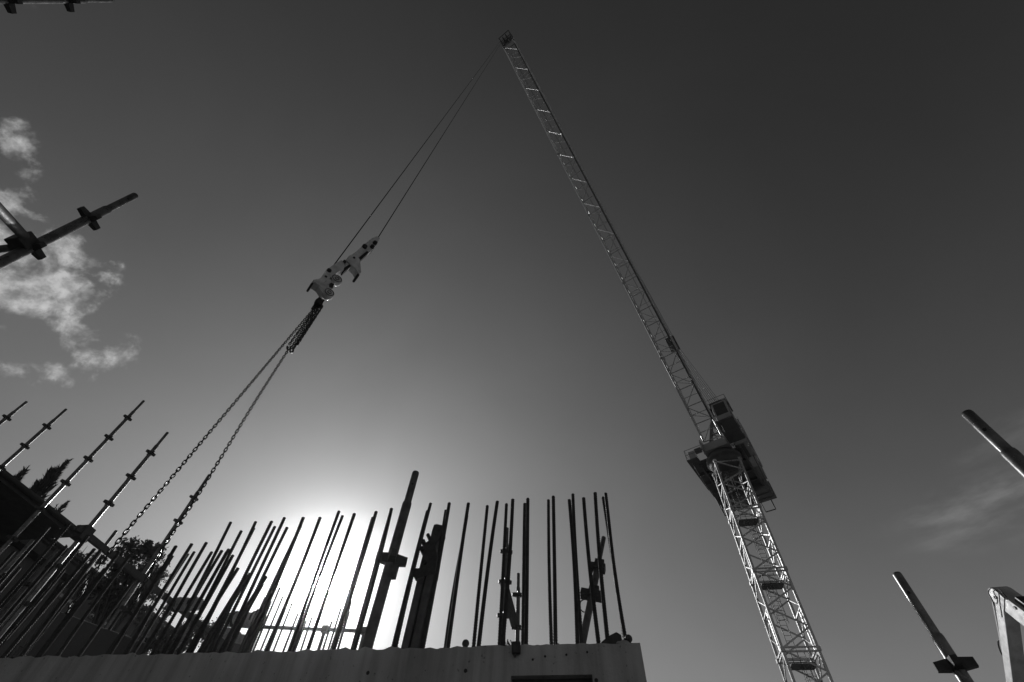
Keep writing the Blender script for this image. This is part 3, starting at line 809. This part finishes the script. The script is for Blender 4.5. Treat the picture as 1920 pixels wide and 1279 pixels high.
# jib
JF = cl_(1.2, 0, 1.5); jd = (TIP - JF); JL = jd.length; jd.normalize(); jn = sv.cross(jd) * -1
if jn.z < 0: jn = -jn
JW, JH = .80, 1.45
def jp(u, b, n): return JF + jd * u + sv * b + jn * n
def jhw(u): return JW * (1 - .12 * u / JL)
def jtop(u):
    if u < 5.2: return .12 + (JH - .12) * u / 5.2
    if u > JL - 2.6: return JH - (JH - .5) * (u - JL + 2.6) / 2.6
    return JH
NB = 30; bay = (JL - .6) / NB; NS = 6
for s_ in range(NS):
    mb = MB(); k0, k1 = s_ * NB // NS, (s_ + 1) * NB // NS
    for k in range(k0, k1):
        u0, u1 = k * bay, (k + 1) * bay; um = (u0 + u1) / 2
        w0, w1, wm = jhw(u0), jhw(u1), jhw(um); n0, n1, nm = jtop(u0), jtop(u1), jtop(um)
        for s in (-1, 1):
            mb.tube(jp(u0, s * w0, 0), jp(u1, s * w1, 0), .085, n=8)
            mb.tube(jp(u0, s * w0, n0), jp(u1, s * w1, n1), .075, n=8)
            mb.tube(jp(u0, s * w0, 0), jp(um, s * wm, nm), .046, n=6)           # side lacing
            mb.tube(jp(um, s * wm, nm), jp(u1, s * w1, 0), .046, n=6)
        mb.tube(jp(u0, -w0, 0), jp(u0, w0, 0), .05, n=6)
        a, b = (-1, 1) if k % 2 else (1, -1)
        mb.tube(jp(u0, a * w0, 0), jp(u1, b * w1, 0), .044, n=6)                  # bottom lacing
        mb.tube(jp(um, -wm, nm), jp(um, wm, nm), .036, n=6)
        if k % 2: mb.tube(jp(u0, -w0, n0), jp(um, wm, nm), .03, n=6)
    u1 = k1 * bay - .004
    for s in (-1, 1):
        for n in (0, jtop(u1)): mb.box(jp(u1, s * jhw(u1), n), (.11, .11, .12), (sv, jn, jd))
    mb.build('jib_section', 'crane', crane)
wk = MB()
for k in range(12):
    a, b = JL * (.03 + .079 * k), JL * (.03 + .079 * (k + 1)) - .05
    p, q = jp(a, -jhw(a) + .10, -.10), jp(b, -jhw(b) + .10, -.10); wk.beam(p, q, .05, .46, jn)
wk.build('jib_walkway', 'deck', crane)
wk = MB(); wk.box(jp(3.0, JW + .02, .25), (.06, .3, 2.4), (sv, jn, jd)); wk.build('jib_walkway', 'deck', crane)
# jib head: open sheave frame
jh = MB()
E0 = JL - .5
for s in (-1, 1):
    jh.beam(jp(E0 - .3, s * .7, -.1), jp(E0 + 1.35, s * .7, -.15), .10, .10); jh.beam(jp(E0 - .3, s * .7, .6), jp(E0 + 1.35, s * .7, .75), .10, .10)
    for e in (0, .7, 1.35): jh.beam(jp(E0 + e, s * .7, -.12), jp(E0 + e, s * .7, .68), .09, .09)
    jh.beam(jp(E0, s * .7, -.12), jp(E0 + 1.35, s * .7, .7), .07, .07)
for e in (0, .7, 1.35):
    for n in (-.13, .7): jh.beam(jp(E0 + e, -.7, n), jp(E0 + e, .7, n), .08, .08)
jh.box(jp(E0 + .25, 0, .0), (.6, .12, .3), (sv, jn, jd))
jh.build('jib_head', 'crane_dark', crane)
for s in (-.22, .22):
    c = jp(E0 + .35, s - .05, -.35); lathe(c, sv, [(0, .42), (.03, .42), (.035, .36), (.065, .36), (.07, .42), (.1, .42)], 20).build('head_sheave', 'crane_dark', crane)
# luffing gear: pulley block on the jib and the ropes back to the a-frame head
PB = jp(JL * .185, -.55, JH + .55)
pbm = MB(); pbm.box(PB, (.42, .22, .75), (sv, jn, jd)); pbm.beam(PB - jn * .1, jp(JL * .20, -.55, JH), .12, .3); pbm.build('luffing_block', 'crane_dark', crane)
lr = MB()
for k in range(6):
    b = -.42 + .168 * k; lr.tube(PB + sv * (b * .85) - jd * .6, HEAD + sv * b * 1.15 + UP * .35, .028, n=5)
lr.build('luffing_rope', 'rope', crane)
lr = MB()
for s in (-.35, .35): lr.tube(PB + jd * .7 + sv * s, jp(JL - 1.2, s, .9), .022, n=5)
lr.build('pendant_rope', 'rope', crane)

# ------------------------------------------------------------------ hook block, ropes, chains
HD = 5.0
HC = at(645, 510, HD); hn = CAM - HC; hn.z = 0; hn.normalize()
def hk(px, py, off=0.0):
    w = ray(px, py); o = HC + hn * off
    return CAM + w * ((o - CAM).dot(hn) / w.dot(hn))
def hu(u, v, off=0.0): return hk(560 + u * .12510, 440 + v * .12510, off)
hb = thing('hook_block', HC, 'long grey two-part crane hook block with swept fins hanging from the hoist ropes', 'hook block')
def plate(pts, t, name, m, bev=.006, c=0.0, par=None):
    return MB().prism([hu(u, v, c - t / 2) for u, v in pts], hn * t).build(name, m, par or hb, bev)
up_ = [(1140, 65), (1190, 95), (1130, 205), (1045, 300), (985, 345), (900, 430), (860, 455), (760, 525), (640, 605), (600, 590), (650, 450), (700, 395), (830, 300), (950, 195), (1050, 110)]
lo_ = [(645, 470), (630, 600), (560, 612), (480, 690), (430, 745), (490, 800), (470, 880), (410, 905), (390, 965), (320, 960), (255, 860), (250, 755), (275, 735), (360, 612), (420, 560), (500, 505), (590, 450)]
plate(up_, .09, 'upper_plate', 'hook', c=.0)
plate(lo_, .12, 'lower_plate', 'hook', c=.01)
plate([(700, 395), (790, 375), (868, 455), (874, 560), (883, 640), (868, 662), (848, 668), (830, 645), (790, 585), (740, 540), (655, 465)], .15, 'fin', 'hook', .01, .0)
plate([(250, 755), (355, 690), (425, 760), (385, 920), (330, 945), (295, 905), (240, 850), (185, 815), (155, 802), (152, 782), (165, 770)], .16, 'fin', 'hook', .01, .01)
for pts in ([(850, 412), (985, 300), (1012, 326), (880, 450)], [(612, 580), (718, 505), (745, 530), (640, 618)]):
    plate(pts, .11, 'slot_shade_block', 'hookdark', .004, .012)  # raised dark blocks stand in for the shade inside the slots
for pts in ([(350, 750), (395, 700), (415, 712), (365, 765)], [(440, 680), (530, 610), (548, 622), (460, 700)], [(410, 770), (480, 735), (520, 760), (500, 812), (450, 790)], [(385, 815), (430, 795), (440, 812), (395, 828)]):
    plate(pts, .03, 'gusset', 'hookdark', .004, .075)
def disc(u, v, ru, t, m, name, c):
    ce = hu(u, v, c); r = (hu(u + ru, v, c) - ce).length
    mb = lathe(ce - hn * (t / 2), hn, [(0, r * .9), (t * .12, r), (t * .88, r), (t, r * .9)], 28)
    return mb.build(name, m, hb)
disc(556, 688, 72, .10, 'hooklight', 'sheave_cheek', .05)
disc(440, 895, 70, .12, 'hooklight', 'sheave_cheek', .05)
for cu, cv, cr, cc in ((556, 688, 72, .055), (440, 895, 70, .06)):
    ce = hu(cu, cv, cc); rr_ = (hu(cu + cr, cv, cc) - ce).length; ex_, ey_, ez_ = frame(hn)
    for kk in (.82, .34):
        lp = [ce + hn * .055 + (ex_ * math.cos(a_ * math.pi / 14) + ey_ * math.sin(a_ * math.pi / 14)) * rr_ * kk for a_ in range(29)]
        MB().rings(lp, [.006] * 29, 5).build('cheek_ring', 'hookdark', hb)
for u, v, r in ((556, 688, 15), (440, 895, 15), (965, 215, 28), (425, 585, 30), (1078, 218, 24), (1120, 160, 24), (657, 450, 20), (385, 890, 20), (372, 685, 18), (168, 790, 17), (858, 652, 17), (800, 392, 14)):
    disc(u, v, r, .20 if r > 17 else .19, 'hookdark', 'pin_bolt', .0)
for i, (pq, off) in enumerate((((1120, 155), -.22), ((488, 512), .22))):
    q = hu(*pq); top = jp(E0 + .35, off, -.72)
    t = MB().tube(top, q, .0105, n=8).build('hoist_rope', 'rope')
    tag(t, ('right-hand hoist rope from the jib head down to the top end of the hook block', 'left-hand hoist rope from the jib head down to the middle of the hook block')[i], 'rope', 'hoist ropes')

def chain_mesh(pts, pitch=.042, wid=.034, wr=.0052, roll0=0.0, skip=0):
    """links along a polyline, each turned a quarter against the last"""
    seg = [(pts[i + 1] - pts[i]).length for i in range(len(pts) - 1)]; T = sum(seg); n = int(T / pitch)
    mb = MB()
    def pos(s):
        for i, L in enumerate(seg):
            if s <= L or i == len(seg) - 1: return pts[i].lerp(pts[i + 1], s / L), (pts[i + 1] - pts[i]).normalized()
            s -= L
    for k in range(n):
        c, d = pos((k + .5) * pitch); x, y, z = frame(d, hn); a = roll0 + (math.pi / 2 if k % 2 else 0) + .12 * math.sin(k * 1.7)
        e = x * math.cos(a) + y * math.sin(a); o = z.cross(e)
        R = wid / 2 - wr; hl = pitch / 2 + wr * .9 - R; vs = []; ring = []
        for q in range(12):
            t = 2 * math.pi * q / 12; cx, sx = math.cos(t), math.sin(t)
            p = c + e * (R * cx) + z * (R * sx + (hl if sx > 0.01 else (-hl if sx < -.01 else 0)))
            nx = e * cx + z * sx
            for w_ in range(5):
                b = 2 * math.pi * w_ / 5; vs.append(p + nx * (wr * math.cos(b)) + o * (wr * math.sin(b)))
        fs = []
        for q in range(12):
            for w_ in range(5):
                fs.append((q * 5 + w_, q * 5 + (w_ + 1) % 5, ((q + 1) % 12) * 5 + (w_ + 1) % 5, ((q + 1) % 12) * 5 + w_))
        mb.add(vs, fs, True)
    return mb
def curve(pts, n=10):
    out = []
    P = [pts[0] * 2 - pts[1]] + pts + [pts[-1] * 2 - pts[-2]]
    for i in range(1, len(P) - 2):
        for k in range(n):
            t = k / n; a, b, c, d = P[i - 1], P[i], P[i + 1], P[i + 2]
            out.append(.5 * ((2 * b) + (c - a) * t + (2 * a - 5 * b + 4 * c - d) * t * t + (3 * b - a - 3 * c + d) * t ** 3))
    return out + [pts[-1]]
LD0 = at(112, 1168, 5.15); LD1 = at(243, 1148, 5.25)
ch = thing('chain_sling', hk(597, 565), 'dark two-leg chain sling hanging from the hook block down to the load behind the wall', 'chain sling')
top = hk(599, 566)
chain_mesh(curve([top, at(420, 778.5, 5.03), at(319, 899, 5.06), at(205, 1036, 5.1), LD0]), wr=.0062, wid=.037).build('chain_leg', 'chain', ch)
sh = hk(543, 652)
chain_mesh(curve([sh, at(479, 752, 5.05), at(418, 852, 5.1), at(363, 941, 5.16), at(306, 1028, 5.2), LD1]), wr=.0062, wid=.037).build('chain_leg', 'chain', ch)
ml = MB(); lp = []
for i in range(21):
    a = 2 * math.pi * i / 20; lp.append(hk(597 + 5 * math.cos(a) - 3 * math.sin(a), 569 + 3 * math.cos(a) + 9 * math.sin(a)) + hn * .02 * math.cos(a))
ml.rings(lp, [.016] * 21, 8); ml.box(hk(596, 571), (.09, .05, .07), (hn, hn.cross(UP), UP)); ml.build('master_link', 'chain', ch, .01)
for i, (a, b, c_) in enumerate((((596, 575), (545, 654), .0), ((599, 575), (549, 656), .04), ((594, 574), (541, 648), -.03), ((605, 574), (555, 650), .05))):
    chain_mesh([hk(*a, c_), hk(*b, c_)], roll0=i * .7, wr=.0078, wid=.040).build('shortening_chain', 'chain', ch)
for (px, py) in ((541, 653), (546, 657)):
    lp = []
    for i in range(10):
        a = -.6 + 4.4 * i / 9; lp.append(hk(px + 3.2 * math.cos(a), py + 4.5 * math.sin(a)) + hn * .01)
    MB().rings(lp, [.013] * 10, 7).build('grab_hook', 'chain', ch)
# the load: dark panel behind the wall
a0 = at(70, 1190, 5.2); a1 = at(290, 1172, 5.4)
la = (a1 - a0); la.z = 0; ll = la.length; la.normalize(); lz = at(200, 1185, 5.3).z
t = thing('precast_panel', Vector(((a0.x + a1.x) / 2, (a0.y + a1.y) / 2, 0)), 'dark upright precast panel held by the two chains behind the wall', 'panel')
MB().box(Vector(((a0.x + a1.x) / 2, (a0.y + a1.y) / 2, lz / 2)), (ll / 2, .09, lz / 2), (la, la.cross(UP), UP)).build('slab', 'panel', t, .02)
for q in (LD0, LD1):
    c = Vector((q.x, q.y, lz)); lp = [c - la * .06 - UP * .01, c - la * .06 + UP * (q.z - lz - .02), q, c + la * .06 + UP * (q.z - lz - .02), c + la * .06 - UP * .01]
    MB().rings(lp, [.012] * 5, 8).build('lifting_eye', 'chain', t)

# ------------------------------------------------------------------ houses at the far left
def house(x_e, y0, y1, H, ov, label, sills=None, rp=.9, depth=8.0, wy1=None, bands=True):
    """long house parallel to the grid; eave line at grid x = -x_e, height H above the camera"""
    z = CAM.z + H; xf = -(x_e + ov)
    t = thing('house', grid(-(x_e + ov + depth / 2), (y0 + y1) / 2, 0), label, 'house', 'houses behind the site')
    wy1 = wy1 if wy1 is not None else y1 - .15
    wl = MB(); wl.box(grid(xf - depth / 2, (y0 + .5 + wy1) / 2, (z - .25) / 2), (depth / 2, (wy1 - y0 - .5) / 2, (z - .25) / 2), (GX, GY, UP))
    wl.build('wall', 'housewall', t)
    r = MB(); xr = -(x_e + ov + depth / 2)
    e0, e1 = -x_e, -(x_e + 2 * ov + depth)
    A = [grid(e0, y0, z), grid(e0, y1, z), grid(e1, y1, z), grid(e1, y0, z)]
    B = [p - UP * .22 for p in A]
    rd = [grid(xr, y0 + 2.5, z + rp), grid(xr, y1 - 1.5, z + rp)]
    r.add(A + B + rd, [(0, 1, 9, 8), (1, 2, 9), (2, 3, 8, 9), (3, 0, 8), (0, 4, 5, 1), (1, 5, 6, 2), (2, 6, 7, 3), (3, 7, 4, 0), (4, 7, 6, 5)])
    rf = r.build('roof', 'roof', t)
    gt = MB(); gt.rings([grid(e0 + .07, y0, z - .08), grid(e0 + .07, y1, z - .08)], [.065, .065], 8); gt.build('gutter', 'hookdark', rf)
    yy = y0 + 1.2; rr = random.Random(int(x_e * 10))
    while yy < wy1 - 1.0:
        for zc, hh in sills:
            fr = MB()
            w2 = .55
            for dy in (-w2, 0, w2): fr.box(grid(xf + .03, yy + dy, zc), (.03, .03, hh), (GX, GY, UP))
            for dz in (-hh, hh * .35, hh): fr.box(grid(xf + .034, yy, zc + dz), (.03, w2 + .03, .03), (GX, GY, UP))
            w_ = fr.build('window', 'housewall', t)
            MB().box(grid(xf + .012, yy, zc), (.012, w2, hh), (GX, GY, UP)).build('pane', 'window', w_)
            MB().box(grid(xf + .07, yy, zc - hh - .10), (.10, w2 + .18, .055), (GX, GY, UP)).build('sill', 'sill', w_)
        yy += 1.9 + .5 * rr.random()
    return t
h1 = house(14.0, -7.0, 10.3, 0.487 * 14, .9, 'near shaded house with a dark low roof and overhanging eave below the cypress trees', sills=((CAM.z + 5.0, .55), (CAM.z + 2.2, .6)), wy1=8.6)
h2 = house(21.0, 12.0, 23.6, 0.450 * 21, .8, 'farther shaded house with a row of pale window sills, behind the leafy tree', sills=((CAM.z + 8.95, .48), (CAM.z + 6.0, .55)), rp=.6)
# low side porch between the houses
t = thing('shed', grid(-17, 12.2, 0), 'dark flat-roofed shed between the two houses', 'shed')
z3 = CAM.z + .425 * 17
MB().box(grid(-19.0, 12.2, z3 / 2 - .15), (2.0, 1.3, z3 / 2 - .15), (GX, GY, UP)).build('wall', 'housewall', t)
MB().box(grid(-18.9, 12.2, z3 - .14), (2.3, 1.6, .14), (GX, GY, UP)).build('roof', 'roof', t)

# ------------------------------------------------------------------ trees
def leaf(mb, c, L, w, r):
    d = Vector((r.gauss(0, 1), r.gauss(0, 1), r.gauss(0, 1))).normalized()
    u = d.cross(Vector((r.gauss(0, 1), r.gauss(0, 1), r.gauss(0, 1)))).normalized()
    mb.add([c - d * L / 2, c + u * w / 2, c + d * L / 2, c - u * w / 2], [(0, 1, 2, 3)])
def cypress(px, py, d, H, R, label, seed, n=5200):
    r = random.Random(seed); tip = at(px, py, d) - UP * .22
    t = thing('conifer', Vector((tip.x, tip.y, 0)), label, 'conifer', 'cypress trees behind the house roof')
    MB().rings([Vector((tip.x, tip.y, 0)), Vector((tip.x, tip.y, tip.z * .6)), tip - UP * .3], [.16, .09, .02], 8).build('trunk', 'bark', t)
    mb = MB(); zb = tip.z - H
    lob = [(r.random() * 6.28, r.random(), .5 + .9 * r.random()) for _ in range(34)]
    bend = Vector((r.uniform(-.12, .25), r.uniform(-.1, .1), 0)) * R * 3
    for i in range(n):
        s = r.random() ** .62; a = r.random() * 6.28                       # s: 0 top .. 1 bottom
        pr = R * (min(1, s * 1.9) ** .75)
        k = max(math.cos(a - la_) * max(0, 1 - abs(s - ls) * 9) * lw for la_, ls, lw in lob)
        rad = pr * (.42 + .62 * max(0, k)) * (.3 + .7 * r.random() ** .4)
        z = tip.z - H * s + R * .55 * max(0, k)
        c = Vector((tip.x + rad * math.cos(a), tip.y + rad * math.sin(a), z)) - bend * s * (1 - s)
        d_ = Vector((math.cos(a) * .45, math.sin(a) * .45, 1.1)) + Vector((r.gauss(0, .3), r.gauss(0, .3), r.gauss(0, .2)))
        d_.normalize(); u = d_.cross(Vector((r.gauss(0, 1), r.gauss(0, 1), r.gauss(0, .3)))).normalized()
        L = (.08 + .22 * r.random()) * (R / .42) ** .4; w = L * .26
        mb.add([c - d_ * L / 2, c + u * w / 2, c + d_ * L * .8, c - u * w / 2], [(0, 1, 2, 3)])
    mb.build('crown', 'conifer', t)
cypress(131, 862, 24.5, 3.6, .42, 'tallest dark flame-shaped cypress above the house roof, at centre of the cypress trees', 1, 4200)
cypress(59, 871, 25.5, 3.0, .33, 'dark bent-tipped cypress above the roof nearest the left edge', 2, 2800)
cypress(68, 906, 24.0, 2.2, .17, 'small dark cypress tip just left of the tallest cypress', 3, 1100)
cypress(136, 931, 25.0, 2.6, .21, 'slim dark cypress above the lower right end of the roof', 4, 1500)
cypress(115, 939, 24.0, 2.2, .13, 'smallest dark cypress spike at the roof end, beside the slim one', 5, 800)
def broad(px, py, d, blobs, label, seed, nleaf, L, group=None, trunk=True):
    """leafy tree: blobs = (px, py, radius in metres, share of leaves)"""
    r = random.Random(seed); c0 = at(px, py, d); base = Vector((c0.x, c0.y, 0))
    t = thing('leafy_tree', base, label, 'tree', group)
    tk = MB(); fork = base.lerp(c0, .62) 
    tk.rings([base, base.lerp(c0, .3) + GX * .06, fork], [.13, .10, .08], 9)
    lf = MB(); cs = []
    for bx, by, R, n in blobs:
        c = at(bx, by, d + (r.random() - .5) * 1.0); cs.append(c)
        m = fork.lerp(c, .5) + Vector((0, 0, .12)); tk.rings([fork, m, c, c + (c - m).normalized() * R * .8], [.055, .035, .018, .005], 7)
        sub = []
        for k in range(max(4, int(n / 130))):
            v = Vector((r.gauss(0, 1), r.gauss(0, 1), r.gauss(0, .8))).normalized() * R * (r.random() ** .45); sub.append((c + v, R * (.16 + .20 * r.random())))
            tk.rings([c, c + v * .5 + UP * .03, c + v], [.012, .008, .004], 5)
        for k in range(n):
            q, rr = sub[int(r.random() * len(sub))]
            v = Vector((r.gauss(0, 1), r.gauss(0, 1), r.gauss(0, .8))) * (rr * .85)
            leaf(lf, q + v, L * (.6 + .8 * r.random()), L * .5, r)
    tk.build('trunk', 'bark', t); lf.build('crown', 'leaf', t)
broad(265, 1085, 15.0, [(250, 1035, .36, 900), (270, 1022, .20, 300), (285, 1045, .30, 600), (300, 1038, .18, 260), (235, 1062, .36, 700), (265, 1070, .45, 1100), (291, 1075, .30, 500),
                        (215, 1090, .45, 800), (250, 1105, .45, 900), (277, 1102, .28, 400), (228, 1128, .40, 600), (258, 1130, .28, 350), (190, 1122, .36, 500), (232, 1022, .12, 90)],
      'loose leafy tree rising behind the timber rail and the hanging chains', 11, 0, .085)
broad(150, 1048, 27.0, [(150, 1042, .55, 500), (165, 1052, .5, 400), (138, 1052, .5, 400)], 'small leafy treetop showing in the gap under the house eave', 12, 0, .16)
broad(290, 1138, 20.0, [(287, 1126, .30, 160), (305, 1146, .24, 110), (283, 1142, .3, 160)], 'small leafy treetop between the bars just right of the leafy tree', 13, 0, .11)
broad(370, 1196, 20.0, [(372, 1188, .42, 900), (352, 1194, .4, 900), (395, 1192, .42, 900), (335, 1200, .4, 900), (312, 1206, .45, 1100), (290, 1205, .4, 900), (420, 1200, .4, 800), (330, 1186, .25, 300)], 'dark low shrubby treetop behind the bars under the first fabric roll', 14, 0, .10)

# ------------------------------------------------------------------ excavator at the right edge
ED = 14.0
KN = at(1884, 1119, ED)
pd = pol(195.0, 1, 0); pnm = pol(285.0, 1, 0)                 # boom plane direction, lit side normal
def inpl(px, py):
    w = ray(px, py); return CAM + w * ((KN - CAM).dot(pnm) / w.dot(pnm))
ex = thing('excavator', Vector((0, 0, 0)), 'pale excavator with its boom and stick folded at the right edge, side plate sunlit', 'excavator')
sb = inpl(1907, 1290); sdv = (sb - KN).normalized(); sperp = sdv.cross(pnm).normalized()
bb = inpl(1942, 1163); bdv = (bb - KN).normalized(); bperp = bdv.cross(pnm).normalized()
if sperp.dot(pd) < 0: sperp = -sperp
if bperp.z < 0: bperp = -bperp
st_len = min(3.9, (KN.z - .9) / max(.2, -sdv.z))
def flat(name, o, d, n, prof, w, m, par, bev=.012):
    """side profile (along, across) extruded to width w, centred on the boom plane"""
    return MB().prism([o + d * a + n * b - pnm * (w / 2) for a, b in prof], pnm * w).build(name, m, par, bev)
SW = .26
stk = flat('stick', KN, sdv, sperp, [(-.14, -.02), (-.08, .06), (.15, .11), (.6, .11), (st_len, .08), (st_len, -.07), (.5, -.09), (.1, -.09)], SW, 'exc', ex)
bl = 3.4
boom = flat('boom', KN, bdv, bperp, [(-.20, 0), (-.185, .06), (-.14, .12), (-.07, .15), (.0, .16), (.5, .17), (bl, .24), (bl, -.22), (.6, -.17), (.1, -.16), (-.07, -.15), (-.14, -.12), (-.185, -.06)], SW + .06, 'exc', ex)
cy = MB(); a0 = KN + sdv * .22 - sperp * .30; a1 = KN + sdv * 1.0 - sperp * .20
cy.tube(KN - sdv * .02 - sperp * .22, a0, .018, n=8); cy.tube(a0, a1 + sdv * .5, .030, n=10)
cy.build('bucket_cylinder', 'exc', ex)
def hose(pts, r=.016): 
    return MB().rings(curve(pts, 8), [r] * ((len(pts) - 1) * 8 + 1), 7)
o1 = pnm * (SW / 2 + .05)
def kp(px, py, o=0.0):
    w = ray(px, py); return CAM + w * ((KN + o1 + pnm * o - CAM).dot(pnm) / w.dot(pnm))
hose([kp(1879, 1157), kp(1875, 1132, .02), kp(1872, 1112, .03), kp(1860, 1103, .03), kp(1853, 1110, .03), kp(1860, 1124, .03), kp(1864, 1135, .0)], .011).build('hose', 'rubber', ex)
hose([kp(1862, 1104, .03), kp(1873, 1112, .04), kp(1884, 1122, .03), kp(1889, 1124, .0)], .011).build('hose', 'rubber', ex)
hose([kp(1872, 1104, .03), kp(1880, 1111, .03), kp(1888, 1120, .0)], .009).build('hose', 'rubber', ex)
hose([KN + sdv * 1.05 - sperp * .16, KN + sdv * 1.18 - sperp * .32, KN + sdv * 1.4 - sperp * .30, KN + sdv * 1.62 - sperp * .12]).build('hose', 'rubber', ex)
for o, n in ((KN, 'knuckle_pin'), (KN + bdv * .42 + bperp * .10, 'cylinder_pin')):
    MB().tube(o - pnm * (SW / 2 + .05), o + pnm * (SW / 2 + .05), .030, n=14).build(n, 'excd', ex)
acyl = MB(); acyl.tube(KN + bdv * .45 + bperp * .24, KN + bdv * 2.2 + bperp * .42, .06, n=12); acyl.box(KN + bdv * .42 + bperp * .20, (.08, .06, .10), (pnm, bperp, bdv)); acyl.build('arm_cylinder', 'excd', ex)
# bucket and carrier, outside the frame but part of the machine
be = KN + sdv * st_len
bk = MB(); bk.prism([be + sdv * a + sperp * b - pnm * .3 for a, b in ((-.05, -.1), (.1, -.3), (.5, -.42), (.78, -.1), (.72, .05), (.1, .12))], pnm * .6); bk.build('bucket', 'excd', ex, .02)
ft = KN + bdv * bl
ft2 = ft + pd * 1.4; ft2.z = 1.5
MB().beam(ft - bdv * .1, ft2, SW + .02, .42, pnm).build('boom_base', 'exc', ex)
bc = Vector((ft2.x, ft2.y, 0)) + pd * 1.1
XA = (pd, pnm, UP)
up3 = MB(); up3.box(bc + UP * 1.35 - pnm * .2, (1.3, .85, .55), XA); up3.box(bc + UP * 1.5 + pd * .9, (.5, 1.1, .6), XA); up3.build('upper_body', 'exc', ex, .06)
MB().box(bc + UP * 1.95 + pnm * .65 - pd * .35, (.65, .45, .85), XA).build('cab', 'glass', ex, .06)
for s in (-1, 1):
    tr = MB(); pr = [(-1.5, .35), (-1.25, .06), (1.25, .06), (1.5, .35), (1.25, .66), (-1.25, .66)]
    tr.prism([bc + pd * a + UP * b + pnm * (s * .85 - .22) for a, b in pr], pnm * .44); tr.build('track', 'excd', ex, .05)
MB().box(bc + UP * .5, (.8, .64, .25), XA).build('undercarriage', 'excd', ex)
ex_off = Vector((KN.x, KN.y, 0))

# ------------------------------------------------------------------ added haze volume: scatters the sun forward into a glow
HZ, HG = 0.0010, 0.98
hm = bpy.data.materials.new('haze'); hm.use_nodes = True
ht = hm.node_tree
for n in list(ht.nodes): ht.nodes.remove(n)
pv = ht.nodes.new('ShaderNodeVolumePrincipled')
pv.inputs['Color'].default_value = (.95, .95, .95, 1); pv.inputs['Density'].default_value = HZ; pv.inputs['Anisotropy'].default_value = HG
ht.links.new(pv.outputs[0], ht.nodes.new('ShaderNodeOutputMaterial').inputs['Volume'])
M['haze'] = hm
hz = MB().box((0, 0, 36), (5100, 5100, 37)).build('haze', 'haze')
hz['kind'] = 'stuff'
